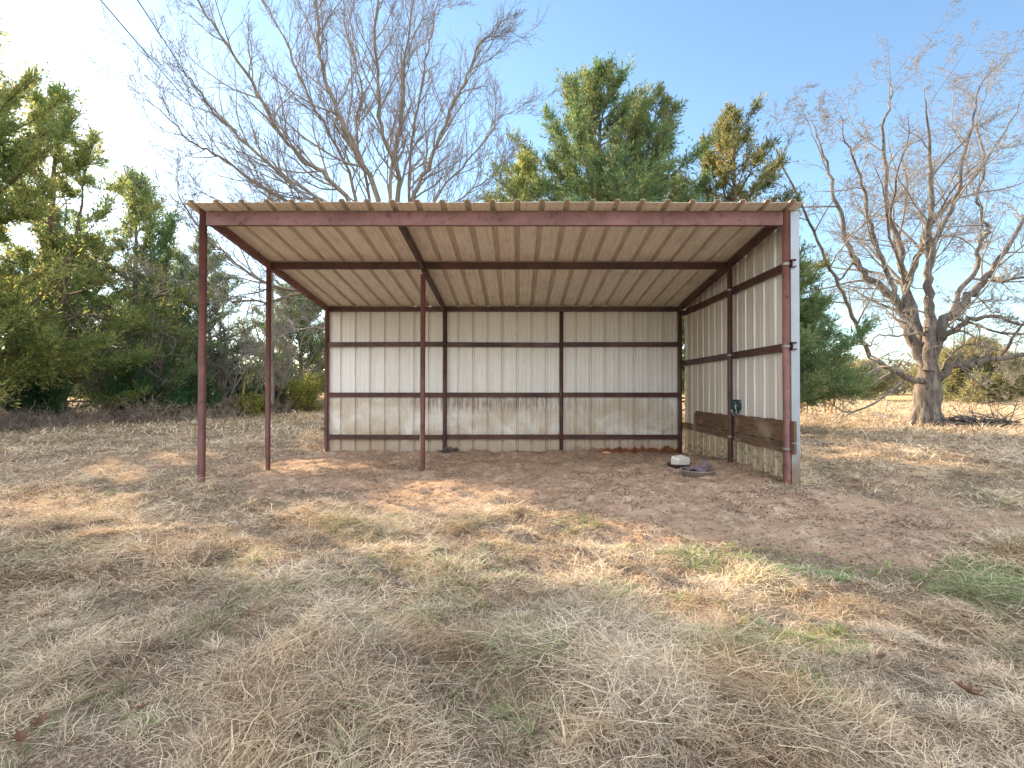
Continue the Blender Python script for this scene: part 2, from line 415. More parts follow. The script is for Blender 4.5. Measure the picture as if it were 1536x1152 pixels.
def merge(ps):
    Vs, Fs, A, B, o = [], [], [], [], 0
    for V, Fq, a, b in ps:
        Vs.append(V); Fs.append(Fq + o); A.append(a); B.append(b); o += len(V)
    return np.concatenate(Vs), np.concatenate(Fs), np.concatenate(A), np.concatenate(B)
V, Fq, A, B = merge(parts)
gr = make_mesh('grass', V, Fq, GRASS, attrs={'tint': A, 'grn': B})
tag(gr, 'matted straw coloured dry winter grass with a few green sprouts', 'grass', None, 'stuff')
print('blades', len(Fq) // 3)

# bits of leaf, straw and clods on the bare soil
def litter():
    global rng
    rng = np.random.default_rng(31); n = 170000
    y = 3.4 + 9 * rng.random(n) ** 1.3; x = rng.uniform(-1, 1, n) * (1.05 * y + .5)
    k = rng.random(n) < dirtmask(x, y) * (.12 + 1.1 * sm(.42, .72, fbm(x, y, 1.7, 3, 400))) ; x, y = x[k], y[k]; n = len(x)
    z = ground(x, y) + .004; az = rng.uniform(0, 6.283, n); L = rng.uniform(.008, .035, n) * (.6 + y * .06); Wd = L * rng.uniform(.18, .7, n)
    d = np.stack([np.cos(az), np.sin(az), rng.normal(0, .3, n)], -1); sd = np.stack([-np.sin(az), np.cos(az), rng.normal(0, .3, n)], -1); P = np.stack([x, y, z], -1)
    V = np.stack([P - d * L[:, None] / 2, P - sd * Wd[:, None] / 2, P + d * L[:, None] / 2, P + sd * Wd[:, None] / 2 + np.array([0, 0, .006])], 1).reshape(-1, 3)
    m = mat('leaf_litter_bits', lambda q: q.leafy(q.mix(q.attr('rnd'), (.09, .06, .05), (.55, .45, .34)), .1))
    o = make_mesh('leaf_litter', V, np.arange(4 * n).reshape(n, 4), m, attrs={'rnd': np.repeat(rng.random(n) ** 1.4, 4)})
    tag(o, 'scattered bits of dead leaf, straw and soil crumbs on the bare dirt', 'litter', None, 'stuff')
litter()

# ------------------------------------------------------------------ the gaps the low sun shines through
def pxpoly(pts): return [tuple(G(*p)) for p in pts]
LIT = [pxpoly([(120, 825), (230, 790), (330, 772), (480, 762), (600, 745), (760, 758), (880, 780), (1000, 803), (1110, 846), (1235, 935), (1130, 935), (1020, 905), (880, 868), (780, 880), (640, 885), (540, 850), (400, 850), (280, 862), (160, 870)]),
       pxpoly([(575, 742), (590, 720), (640, 708), (720, 722), (840, 736), (760, 742), (660, 748)]),
       pxpoly([(385, 712), (400, 694), (480, 684), (560, 690), (490, 700)]),
       pxpoly([(120, 715), (180, 690), (260, 678), (330, 680), (250, 700), (180, 722)]),
       pxpoly([(-60, 760), (60, 735), (170, 742), (240, 760), (120, 790), (-60, 800)]),
       pxpoly([(1205, 690), (1260, 672), (1350, 676), (1460, 690), (1440, 712), (1330, 700), (1230, 704)]),
       pxpoly([(430, 668), (470, 655), (490, 655), (488, 672)])]
TAN = math.tan(SUN_EL)
def sunlit(P):                                 # does the ray through P land in one of the sunlit patches
    t = P[:, 2] / TAN
    gx_ = P[:, 0] + LIGHT_H[0] * t; gy_ = P[:, 1] + LIGHT_H[1] * t
    n = (fbm(gx_, gy_, 2.2, 2, 200) - .5) * .6
    hit = np.zeros(len(P), bool)
    for poly in LIT: hit |= poly_dist(gx_, gy_, poly) + n + .22 > 0
    return hit

# ------------------------------------------------------------------ branches: batches of tubes
def tubes(paths, sides):
    """paths: list of (pts (k,3), radii (k,)) ; grouped by length for speed"""
    Vs, Fs, o = [], [], 0
    by = {}
    for p, r in paths: by.setdefault(len(p), []).append((p, r))
    for k, lst in by.items():
        P = np.array([a for a, b in lst]); Rr = np.array([b for a, b in lst]); m = len(lst)
        D = np.empty_like(P); D[:, 1:-1] = P[:, 2:] - P[:, :-2]; D[:, 0] = P[:, 1] - P[:, 0]; D[:, -1] = P[:, -1] - P[:, -2]
        D /= np.linalg.norm(D, axis=2, keepdims=True) + 1e-9
        ref = np.where(np.abs(D[..., 2:3]) > .9, np.array([1., 0, 0]), np.array([0, 0, 1.]))
        # one reference per path keeps the ring from twisting
        ref = np.repeat(ref[:, :1], k, axis=1)
        A = np.cross(D, ref); A /= np.linalg.norm(A, axis=2, keepdims=True) + 1e-9
        Bv = np.cross(D, A)
        th = np.arange(sides) * 2 * math.pi / sides
        V = P[:, :, None] + (A[:, :, None] * np.cos(th)[None, None, :, None] + Bv[:, :, None] * np.sin(th)[None, None, :, None]) * Rr[:, :, None, None]
        Vs.append(V.reshape(-1, 3))
        i = np.arange(m)[:, None, None] * k * sides + np.arange(k - 1)[None, :, None] * sides
        j = np.arange(sides)[None, None, :]; j2 = (j + 1) % sides
        Fs.append(np.stack([i + j, i + j2, i + sides + j2, i + sides + j], -1).reshape(-1, 4) + o)
        o += m * k * sides
    return np.concatenate(Vs), np.concatenate(Fs)
def unit(v): return v / (np.linalg.norm(v) + 1e-9)
def unitv(v): return v / (np.linalg.norm(v, axis=-1, keepdims=True) + 1e-9)
def walks(p, d, L, k, wob, up):
    n = len(p); out = [np.array(p, float)]; d = unitv(np.array(d, float)); L = np.asarray(L).reshape(-1, 1)
    for i in range(k):
        d = unitv(d + rng.normal(0, wob, (n, 3)) + np.array([0, 0, up])); out.append(out[-1] + d * L / k)
    return np.stack(out, 1)
def walk(p, d, L, k, wob, up):
    pts = [np.array(p, float)]; d = unit(np.array(d, float))
    for i in range(k):
        d = unit(d + rng.normal(0, wob, 3) + np.array([0, 0, up]))
        pts.append(pts[-1] + d * L / k)
    return np.array(pts)
def smooth_path(pts, k):                       # Catmull-Rom through traced joints
    pts = np.array(pts, float); P = np.vstack([2 * pts[0] - pts[1], pts, 2 * pts[-1] - pts[-2]])
    out = []
    for i in range(len(pts) - 1):
        a, b, c, d = P[i:i + 4]
        for t in np.linspace(0, 1, k, endpoint=False):
            out.append(.5 * ((2 * b) + (c - a) * t + (2 * a - 5 * b + 4 * c - d) * t * t + (3 * b - a - 3 * c + d) * t ** 3))
    out.append(pts[-1]); return np.array(out)
class Bare:
    def __init__(s): s.big = []; s.mid = []; s.tw = []
    def add(s, pts, r0, r1, pw=1.0):
        rad = r1 + (r0 - r1) * (1 - np.linspace(0, 1, len(pts))) ** pw
        (s.big if r0 > .05 else s.mid if r0 > .016 else s.tw).append((pts, rad))
        return rad
    def spawn(s, pts, rad, depth, n, Lf, ang, wob, up, start=.2, tw=.004, dens=1.0, flat=None):
        tot = float(np.sum(np.linalg.norm(np.diff(pts, axis=0), axis=1)))
        t = start + (1 - start) * (np.arange(n) + rng.random(n)) / n
        q = t * (len(pts) - 1); a = np.minimum(q.astype(int), len(pts) - 2); f = (q - a)[:, None]
        p = pts[a] * (1 - f) + pts[a + 1] * f; d = unitv(pts[a + 1] - pts[a]); r = rad[a] * (1 - f[:, 0]) + rad[a + 1] * f[:, 0]
        pr = unitv(np.cross(d, rng.normal(0, 1, (n, 3))))
        an = (ang * rng.uniform(.7, 1.3, n))[:, None]
        nd = d * np.cos(an) + pr * np.sin(an)
        L = tot * Lf * rng.uniform(.55, 1.2, n) * (1 - .45 * t)
        k = 8 if depth >= 3 else 6 if depth == 2 else 4
        W_ = walks(p, nd, L, k, wob, up)
        for i in range(n):
            r0 = max(min(r[i] * .55, .008 + L[i] * .011), tw * 1.1)
            nr = s.add(W_[i], r0, max(tw * .7, r0 * .2))
            if depth > 1:
                m = max(2, int(round({4: 9, 3: 8, 2: 6}[min(depth, 4)] * dens * rng.uniform(.7, 1.3))))
                s.spawn(W_[i], nr, depth - 1, m, .52 if depth > 2 else .5, ang * 1.05, wob * 1.1, up, .12, tw, dens)
    def build(s, root, base, bm, tm, cull=False):
        if cull:
            for nm in ('mid', 'tw'):
                l = getattr(s, nm); h = sunlit(np.array([q[0][len(q[0]) // 2] for q in l])); setattr(s, nm, [q for q, k in zip(l, h) if not k])
        V, Fq = tubes(s.big, 10); make_mesh('trunk', V, Fq, bm, root, base, True)
        Vs = [tubes(l, k) for l, k in ((s.mid, 5), (s.tw, 3)) if l]
        o = 0; VV = []; FF = []
        for a, b in Vs: VV.append(a); FF.append(b + o); o += len(a)
        make_mesh('crown', np.concatenate(VV), np.concatenate(FF), tm, root, base, True)
        print(root.name, 'paths', len(s.big), len(s.mid), len(s.tw))

# ------------------------------------------------------------------ cedars
def leaf_quads(P, D, L, Wd):
    n = len(P); r = rng.normal(0, 1, (n, 3)); s_ = np.cross(D, r); s_ /= np.linalg.norm(s_, axis=1, keepdims=True) + 1e-9
    a = P; c = P + D * L[:, None]; m_ = P + D * (L * .45)[:, None]
    V = np.stack([a, m_ - s_ * (Wd / 2)[:, None], c, m_ + s_ * (Wd / 2)[:, None]], 1).reshape(-1, 3)
    return V, np.arange(4 * n).reshape(n, 4)
def cedar(x, y, H, Rad, label, m=CED_GRN, seed=1, limbs=110, dens=1.0, low=.06, leaf=.10, lean=(0, 0), skew=(0, 0), tips=1, prof=None,
          group='cedars around the shed', name='cedar_tree', cull=True, open_=0.0, wfac=1.0, drop=None, elev=40):
    global rng
    keep = rng; rng = np.random.default_rng(seed)
    z0 = gz(x, y) - .05; base = np.array([x, y, z0])
    root = empty(name, base, label, 'tree', group)
    big = []; mid = []; LP = []; LD = []
    prof = prof or (lambda t: (1 - t) ** .75 * (.55 + .45 * min(1, t / .18)))
    tops = []
    for k in range(tips):
        off = np.array([0, 0]) if k == 0 else rng.uniform(-.55, .55, 2) * Rad
        hh = H if k == 0 else H * rng.uniform(.78, .95)
        s0 = 0 if k == 0 else rng.uniform(.25, .5)
        pts = [base + np.array([lean[0] * t * t + off[0] * max(0, t - s0) / (1 - s0) + rng.normal(0, .05), lean[1] * t * t + off[1] * max(0, t - s0) / (1 - s0) + rng.normal(0, .05), hh * t]) for t in np.linspace(0, 1, 14)]
        pts[0] = base
        pts = np.array(pts); rr = np.linspace(.017 * H + .03, .012, 14) * (1 if k == 0 else .6)
        big.append((pts, rr)); tops.append((pts, hh, 1.0 if k == 0 else .5))
    bumpaz = rng.uniform(0, 6.28, 6); bumpt = rng.random(6)
    for pts, hh, wt in tops:
        nl = int(limbs * wt)
        for i in range(nl):
            t = low + (1 - low) * ((i + rng.random()) / nl)
            if wt < 1 and t < .45: continue
            az = i * 2.39996 + rng.normal(0, .35)
            d = np.array([math.cos(az), math.sin(az)])
            lump = 1 + .30 * rng.normal() * (rng.random() < .3) + .38 * math.sin(az * 2 + bumpaz[0] + t * 5) * math.sin(t * 13 + bumpaz[1]) + .26 * math.sin(az * 3 + t * 21 + bumpaz[2])
            L = 1.3 * Rad * (1 if wt == 1 else .6) * prof(t) * lump * rng.uniform(.65, 1.15) * (1 + skew[0] * d[0] + skew[1] * d[1]) + .12
            L = min(max(L, .15), 1.65 * Rad)
            if drop and drop(t, d): continue
            el = R(4) + R(elev) * t ** 1.3 + rng.normal(0, .14)
            q = t * 13; a = int(min(q, 12)); p = pts[a] * (1 - (q - a)) + pts[a + 1] * (q - a)
            k = 7
            lp = walk(p, np.array([d[0] * math.cos(el), d[1] * math.cos(el), math.sin(el)]), L, k, .13, .07)
            r0 = .012 + .012 * L
            mid.append((lp, np.linspace(r0, .004, k + 1)))
            nb = int((10 + L * 30) * dens)
            s_ = .15 + .85 * rng.random(nb) ** .6
            if open_: s_ = np.where(rng.random(nb) < open_, rng.uniform(.7, 1, nb), s_)
            qq = s_ * k; b = np.minimum(qq, k - 1).astype(int); f = (qq - b)[:, None]
            bp = lp[b] * (1 - f) + lp[b + 1] * f; bd = unitv(lp[b + 1] - lp[b])
            dd = unitv(bd * .75 + rng.normal(0, .55, (nb, 3)) + np.array([0, 0, .30]))
            bl = rng.uniform(.18, .5, nb) * (.6 + .5 * min(1, L / 2)) * (leaf / .10)
            nlv = 13
            tt = rng.random((nb, nlv)); wid = (1.25 - tt)[..., None]
            PP = bp[:, None] + dd[:, None] * (tt * bl[:, None])[..., None] + rng.normal(0, .038 * leaf / .1, (nb, nlv, 3)) * wid
            DD = dd[:, None] * .85 + rng.normal(0, .33, (nb, nlv, 3)) + np.array([0, 0, .18])
            LP.append(PP.reshape(-1, 3)); LD.append(DD.reshape(-1, 3))
            for j in range(0, nb, 4): mid.append((np.array([bp[j], bp[j] + dd[j] * bl[j] * .5, bp[j] + dd[j] * bl[j]]), np.array([.007, .005, .003])))
    P = np.concatenate(LP); D = np.concatenate(LD); D /= np.linalg.norm(D, axis=1, keepdims=True)
    k = P[:, 2] > z0 + .15
    if cull:
        hm = sunlit(np.array([q[0][len(q[0]) // 2] for q in mid])); mid = [q for q, h in zip(mid, hm) if not h]
    if cull: k &= ~sunlit(P) | (rng.random(len(P)) < (.05 if seed in (21, 22, 23) else 0))
    P, D = P[k], D[k]
    n = len(P)
    V, Fq = leaf_quads(P, D, rng.uniform(.6, 1.3, n) * leaf, rng.uniform(.6, 1.3, n) * leaf * .25 * wfac)
    make_mesh('crown', V, Fq, m, root, base, attrs={'rnd': np.repeat(rng.random(n), 4)})
    V1, F1 = tubes(big, 8); V2, F2 = tubes(mid, 3)
    make_mesh('trunk', np.vstack([V1, V2]), np.vstack([F1, F2 + len(V1)]), CBARK, root, base, True)
    print(label[:40], n)
    rng = keep
    return root

# behind the shed
cedar(*W(900, 0, 16.5)[:2], 11.5, 3.8, 'tall full cedar with pointed top behind the shed roof', CED_GRN, 11, 170, 1.25, leaf=.11, skew=(.05, 0), tips=2, elev=30,
      prof=lambda t: (1 - t) ** .85 * 1.15)
cedar(*W(785, 0, 16.0)[:2], 8.3, 2.5, 'lower bushy golden cedar left of the tallest cedar behind the roof', CED_GOLD, 12, 90, 1.15, tips=2)
cedar(*W(1100, 0, 17.0)[:2], 10.4, 2.9, 'twin topped bronze green cedar behind the right end of the roof', CED_BRN, 13, 110, 1.05, tips=2, open_=.25)
cedar(*W(1015, 0, 18.0)[:2], 8.3, 2.3, 'short green cedar in the dip between two taller cedars behind the roof', CED_GRN, 14, 80, 1.0)
cedar(*W(1165, 0, 14.5)[:2], 4.9, 1.8, 'open green cedar with low drooping boughs right of the side wall', CED_GRN, 15, 120, 1.5, low=.15, skew=(.15, 0), open_=.1, elev=20,
      prof=lambda t: .85 + t * .4 if t < .45 else max(.15, .5 - (t - .45) * .6))

# the cedar row along the left side, nearest first (some stand beside the frame and shade the yard)
LC = [(-16.2, 15.0, 12.2, 4.2, CED_GOLD, 21, 'huge dense yellow green cedar filling the left edge', 1.35, 2),
      (-16.6, 18.6, 11.9, 3.7, CED_GOLD, 22, 'tall golden cedar second from the left edge', .9, 2),
      (-16.3, 22.2, 10.3, 3.5, CED_GRN, 23, 'sparse cedar with see through crown third from the left edge', .8, 2),
      (-15.6, 25.8, 8.8, 2.6, CED_GRN, 24, 'small thin cedar beside the bare saplings left of the roof corner', .7, 1),
      (-22.5, 32.0, 7.4, 3.4, CED_BRN, 25, 'far bronze cedar behind the left thicket', 1.1, 1),
      (-14.2, 34.0, 8.6, 3.2, CED_GRN, 26, 'blue green cedar behind the utility pole', 1.1, 1),
      (-17.6, 10.6, 12.0, 4.2, CED_GOLD, 27, 'broad cedar just beyond the left side of the view', 1.2, 1),
      (-21.5, 24.6, 10.8, 3.8, CED_GRN, 28, 'tall cedar standing behind the left row', .9, 2),
      (-19.6, 28.5, 8.2, 3.0, CED_BRN, 36, 'shorter bronze cedar in the second row left of the roof', .8, 1),
      (-22.0, 19.0, 13.0, 4.2, CED_GRN, 29, 'tall dense cedar in the second row at the left', 1.1, 1)]
for x, y, H, Rd, m, sd, lb, dn, tp in LC:
    cedar(x, y, H, Rd, lb, m, sd, 150 if dn > .9 else 100, dn, leaf=.125, tips=tp, open_=.15 if dn < .8 else 0, wfac=1.1,
          prof=lambda t: (1 - t) ** .8 * (.62 + .38 * min(1, t / .15)) if t > .0 else .6)
# far cedars and the ones across the sunny field
cedar(*W(1468, 0, 48)[:2], 5.4, 2.9, 'round golden green cedar far out in the sunny field at right', FARCED, 31, 120, 1.0, leaf=.24, cull=False, group='cedars far off in the field', low=.03)
cedar(*W(1405, 0, 60)[:2], 5.6, 2.2, 'hazy cedar in the field just behind the bare pecan trunk', FARCED, 32, 90, .8, leaf=.3, cull=False, group='cedars far off in the field', low=.03)
cedar(*W(1290, 0, 62)[:2], 3.6, 2.3, 'low grey green cedar in the field left of the pecan trunk', FARCED, 33, 90, .8, leaf=.3, cull=False, group='cedars far off in the field', low=.02)
cedar(-9.8, 42, 9.4, 3.0, 'distant cedar seen between the utility pole and the shed corner', CED_GRN, 34, 90, .9, leaf=.17, cull=False)
cedar(-7.5, 31, 5.6, 1.4, 'slim cedar just left of the rear shed corner', CED_GRN, 35, 60, .8, leaf=.12, cull=False)

# shrubs
def shrub(x, y, w, h, label, m, seed, n=9000, leaf=.09, name='shrub', group='shrubs under the left cedars'):
    global rng
    keep = rng; rng = np.random.default_rng(seed)
    z0 = gz(x, y); base = np.array([x, y, z0]); root = empty(name, base, label, 'shrub', group)
    st = []; P = []; D = []
    ns = 46
    for i in range(ns):
        a = rng.uniform(0, 6.283); e = rng.uniform(.25, 1.35); L = rng.uniform(.6, 1.1)
        tip = np.array([math.cos(a) * math.cos(e) * w * L, math.sin(a) * math.cos(e) * w * L * .8, math.sin(e) * h * L])
        lp = walk(base, unit(tip), np.linalg.norm(tip), 7, .16, .02); lp[:, 2] = np.maximum(lp[:, 2], z0)
        st.append((lp, np.linspace(.02, .004, 8)))
        m_ = n // ns; s = rng.uniform(.3, 1, m_) * 7; b = np.minimum(s.astype(int), 6); f = (s - b)[:, None]
        c = lp[b] * (1 - f) + lp[b + 1] * f + rng.normal(0, .16 * h / 2, (m_, 3)) * rng.random((m_, 1)); c[:, 2] = np.maximum(c[:, 2], z0 + .06)
        P.append(c); D.append(rng.normal(0, 1, (m_, 3)) + np.array([0, 0, .5]))
    P = np.concatenate(P); D = np.concatenate(D); D /= np.linalg.norm(D, axis=1, keepdims=True); k = ~sunlit(P); P, D = P[k], D[k]
    V, Fq = leaf_quads(P, D, rng.uniform(.6, 1.3, len(P)) * leaf, rng.uniform(.5, 1.2, len(P)) * leaf * .5)
    make_mesh('foliage', V, Fq, m, root, base, attrs={'rnd': np.repeat(rng.random(len(P)), 4)})
    V, Fq = tubes(st, 4); make_mesh('stem', V, Fq, CBARK, root, base, True)
    rng = keep
SH = [(-16.2, 17.6, 1.9, 2.1, HEDGE, 'dark green shrub at the foot of the huge left cedar'),
      (-12.4, 24.2, 1.1, 1.2, YSHRUB, 'low yellow green shrub in front of the dark shrubs at left'),
      (-14.9, 20.3, 2.2, 2.4, HEDGE, 'dark spreading shrub under the golden cedar'),
      (-14.4, 22.9, 2.2, 2.6, HEDGE, 'dense dark shrub left of the front left post'),
      (-13.9, 25.8, 2.0, 2.4, HEDGE, 'dark shrub behind the front left post'),
      (-13.6, 28.6, 1.9, 2.2, HEDGE, 'dark shrub beside the yellow guy guard'),
      (-11.6, 28.6, 1.7, 2.5, YSHRUB, 'bright yellow green shrub right of the utility pole'),
      (-10.6, 33.5, 1.8, 2.1, YSHRUB, 'pale shrub close to the rear shed corner'),
      (-17.0, 23.5, 2.2, 3.2, HEDGE, 'taller dark shrub deep in the left thicket'),
      (-18.2, 14.0, 2.2, 2.0, HEDGE, 'dark shrub at the left edge under low cedar boughs')]
for i, (x, y, w, h, m, lb) in enumerate(SH): shrub(x, y, w, h, lb, m, 50 + i, 15000, .095)

# ------------------------------------------------------------------ bare trees
# the big pecan on the right, limbs traced at their own depths
def pecan():
    global rng
    rng = np.random.default_rng(5)
    Y = 18.5; b = W(1389, 628, Y); b[2] = gz(b[0], b[1]) - .05
    root = empty('pecan_tree', b, 'large bare spreading pecan with thick grey trunk in the field at right', 'tree')
    t = Bare()
    tp = [b, W(1390, 612, Y), W(1391, 595, Y), W(1392, 572, Y), W(1393, 545, Y), W(1394, 515, Y), W(1394, 480, Y)]
    pts = smooth_path(tp, 5); rad = np.interp(np.linspace(0, 1, len(pts)), [0, .06, .2, .38, .5, .75, 1], [.50, .44, .41, .45, .38, .24, .15])
    t.big.append((pts, rad))
    for k in range(7):                          # root flare
        a = k * .9 + .3; d = np.array([math.cos(a), math.sin(a), 0])
        t.big.append((np.array([b + np.array([0, 0, .75]) + d * .18, b + np.array([0, 0, .3]) + d * .34, b + d * .47 + np.array([0, 0, .02]), b + d * .56 - np.array([0, 0, .08])]), np.array([.16, .17, .12, .05])))
    L = [  # traced pixels, depth at the start and at the end, start and end radius
        ([(1388, 572), (1372, 570), (1345, 556), (1325, 547), (1303, 527), (1288, 492), (1270, 452), (1247, 400), (1222, 345), (1196, 290), (1168, 235), (1150, 200)], 18.3, 16.0, .15, .02),
        ([(1400, 580), (1414, 566), (1432, 551), (1462, 543), (1500, 538), (1545, 530), (1600, 520), (1650, 490)], 18.4, 17.0, .22, .06),
        ([(1392, 560), (1378, 530), (1366, 500), (1355, 470), (1342, 445), (1322, 430), (1296, 408), (1275, 372), (1262, 320), (1250, 270), (1235, 220), (1220, 180)], 18.4, 19.5, .30, .025),
        ([(1392, 555), (1386, 520), (1374, 480), (1364, 440), (1356, 405), (1350, 360), (1332, 310), (1330, 250), (1328, 190), (1340, 140), (1338, 110)], 18.6, 20.5, .26, .02),
        ([(1394, 555), (1394, 515), (1396, 470), (1394, 430), (1394, 390), (1394, 350), (1400, 300), (1398, 240), (1394, 180), (1390, 130)], 18.2, 17.2, .27, .02),
        ([(1396, 555), (1404, 520), (1420, 480), (1444, 458), (1468, 432), (1484, 412), (1510, 375), (1545, 320), (1590, 250)], 18.4, 18.8, .30, .05),
        ([(1360, 470), (1362, 430), (1378, 385), (1392, 345), (1418, 310), (1450, 280), (1485, 235), (1520, 180), (1545, 120)], 18.5, 21, .17, .02),
        ([(1404, 520), (1428, 496), (1456, 480), (1490, 474), (1536, 486), (1590, 500)], 18.2, 15.8, .16, .04),
        ([(1430, 472), (1440, 440), (1466, 400), (1472, 360), (1486, 345), (1478, 330), (1470, 290), (1480, 240), (1470, 180), (1490, 110)], 18.6, 19.5, .13, .02),
        ([(1396, 400), (1406, 360), (1436, 300), (1446, 250), (1460, 190), (1472, 130), (1500, 90)], 17.8, 18.5, .13, .02),
        ([(1342, 445), (1330, 400), (1310, 350), (1300, 300), (1290, 250), (1270, 210), (1262, 170)], 18.7, 17, .12, .02),
        ([(1296, 408), (1280, 395), (1262, 420), (1240, 400), (1205, 395), (1190, 370)], 19, 17.5, .07, .015),
        ([(1484, 412), (1500, 420), (1540, 415), (1600, 400)], 18.7, 17, .11, .04),
        ([(1378, 500), (1350, 505), (1320, 500), (1300, 520), (1296, 495), (1310, 488)], 18.2, 16.6, .06, .012),
        ([(1500, 538), (1520, 505), (1545, 470), (1560, 420)], 17.8, 17, .08, .02),
        ([(1414, 555), (1440, 520), (1480, 520), (1530, 535)], 18.8, 20, .07, .02)]
    for px, ya, yb, ra, rb in L:
        n = len(px); ys = np.interp(np.arange(n), [0, n - 1], [ya, yb])
        pts = smooth_path([W(q[0], q[1], yy) for q, yy in zip(px, ys)], 4)
        pts[1:-1] += rng.normal(0, .035, (len(pts) - 2, 3))
        rad = t.add(pts, ra * .72, rb * .45, .9)
        t.spawn(pts, rad, 4 if ra > .1 else 3, 13 if ra > .1 else 10, .40, .80, .13, .02, .12, .0050, .78)
    t.build(root, b, PBARK, TWIG)
pecan()
def fan():
    """the many stemmed bare tree behind the shed"""
    global rng
    rng = np.random.default_rng(9)
    Y = 15.5; b = W(575, 640, Y); b[2] = gz(b[0], b[1]) - .05
    root = empty('bare_tree', b, 'wide many stemmed leafless tree fanning out above the left half of the roof', 'tree')
    t = Bare()
    t.big.append((np.array([b, b + [0, 0, .6], b + [.02, 0, 1.2]]), np.array([.42, .34, .30])))
    L = [([(575, 560), (570, 420), (566, 300), (540, 240), (520, 200), (500, 150), (480, 95), (476, 40), (470, -30), (460, -90)], 15.5, 14.5, .15, .03),
         ([(575, 560), (588, 420), (598, 300), (590, 240), (572, 200), (568, 140), (560, 60), (566, -20), (570, -90)], 15.6, 16.5, .15, .03),
         ([(578, 560), (605, 420), (618, 305), (640, 255), (660, 200), (680, 150), (700, 110), (720, 60), (745, 50)], 15.5, 15, .12, .02),
         ([(572, 560), (545, 430), (525, 310), (490, 265), (455, 240), (420, 200), (375, 120), (335, 60), (300, 5), (280, -30)], 15.4, 13.5, .13, .02),
         ([(572, 560), (540, 440), (510, 330), (470, 290), (420, 260), (370, 215), (320, 170), (290, 125), (262, 95)], 15.3, 13, .11, .012),
         ([(572, 560), (530, 450), (480, 340), (440, 310), (390, 280), (330, 235), (290, 215), (255, 180), (215, 145)], 15.5, 14, .10, .012),
         ([(572, 570), (520, 480), (470, 440), (420, 432), (370, 410), (330, 375), (300, 345), (270, 300), (262, 250)], 15.4, 15, .11, .012),
         ([(572, 580), (520, 500), (470, 445), (400, 452), (350, 450), (310, 430), (265, 420), (225, 400)], 15.7, 17, .09, .012),
         ([(575, 560), (560, 400), (552, 300), (535, 200), (540, 120), (520, 50), (510, -30)], 15.9, 17.5, .10, .02),
         ([(578, 560), (600, 400), (612, 305), (615, 230), (625, 160), (640, 90), (650, 30), (660, -30)], 15.9, 17.5, .10, .02),
         ([(578, 560), (620, 420), (650, 305), (690, 250), (725, 210), (750, 175), (775, 160)], 15.8, 16.5, .08, .012),
         ([(578, 560), (625, 430), (660, 330), (700, 290), (735, 265), (765, 230)], 15.2, 14.5, .06, .012),
         ([(572, 560), (550, 420), (535, 300), (505, 220), (465, 150), (430, 70), (400, 10), (380, -20)], 15.7, 16, .10, .015),
         ([(575, 560), (580, 380), (585, 270), (600, 180), (605, 100), (615, 20), (620, -60)], 15.3, 14.5, .10, .02),
         ([(572, 560), (535, 460), (495, 350), (445, 330), (400, 330), (350, 310), (305, 290), (270, 290)], 15.9, 18, .08, .012),
         ([(570, 580), (520, 520), (470, 492), (430, 500), (395, 520), (380, 540)], 15.1, 14, .05, .01)]
    for px, ya, yb, ra, rb in L:
        n = len(px); ys = np.interp(np.arange(n), [0, n - 1], [ya, yb])
        pts = smooth_path([W(q[0], q[1], yy) for q, yy in zip(px, ys)], 4)
        pts[3:-1] += rng.normal(0, .03, (len(pts) - 4, 3))
        rad = t.add(pts, ra * .60, rb * .6, .8)
        t.spawn(pts, rad, 3, 25, .27, .58, .12, .08, .26, .0042, 1.15)
    t.build(root, b, EBARK, DTWIG)
fan()
def sapling(x, y, H, label, seed, n=7, spread=.35, wob=.12, name='bare_sapling', group='bare saplings in the left thicket', tw=.006):
    global rng
    rng = np.random.default_rng(seed)
    b = np.array([x, y, gz(x, y) - .05]); root = empty(name, b, label, 'tree', group)
    t = Bare()
    for k in range(n):
        a = rng.uniform(0, 6.283); s = rng.uniform(.05, spread)
        pts = walk(b + rng.normal(0, .08, 3) * [1, 1, 0], [math.cos(a) * s, math.sin(a) * s, 1], H * rng.uniform(.6, 1), 10, wob, .03)
        rad = t.add(pts, max(.055, .013 * H) if k < 2 else .05, .01)
        t.spawn(pts, rad, 3, 10, .38, .8, .16, .05, .15, tw, .9)
    t.build(root, b, CBARK, TWIG, True)
SP = [(-14.6, 21.5, 6.8, 'bare sapling left of the sparse cedar', 4), (-14.0, 24.6, 7.8, 'tangled bare tree with two grey trunks behind the front left post', 6),
      (-12.6, 27.0, 6.0, 'thin bare sapling between the front left post and the utility pole', 4), (-15.6, 27.5, 9.5, 'tall bare tree whose tips rise left of the roof corner', 4),
      (-11.2, 36, 5.5, 'pale bare sapling behind the yellow green shrub', 4), (-9.3, 30, 4.2, 'low bare bush beside the rear shed corner', 6)]
for i, (x, y, H, lb, n) in enumerate(SP): sapling(x, y, H, lb, 70 + i, n, .4)
for i, (x, y, H, lb, n) in enumerate([(-16.0, 20.2, 6.5, 'pale bare thicket stem cluster under the second left cedar', 6), (-14.6, 23.2, 5.2, 'low spreading bare sapling above the dark shrubs at left', 7), (-13.4, 25.9, 6.8, 'bare sapling close behind the dark shrub by the front left post', 6), (-12.9, 29.6, 6.4, 'bare sapling just left of the utility pole', 6), (-16.8, 25.2, 8.2, 'taller bare sapling deep in the left thicket', 6), (-18.5, 28.0, 8.0, 'bare tree farthest back in the left thicket', 6)]): sapling(x, y, H, lb, 170 + i, n, .55, .13)
sapling(*W(735, 0, 17.5)[:2], 7.4, 'pale twiggy bare tree in front of the golden cedar above the roof', 80, 6, .5, group='bare trees behind the shed', name='bare_tree')

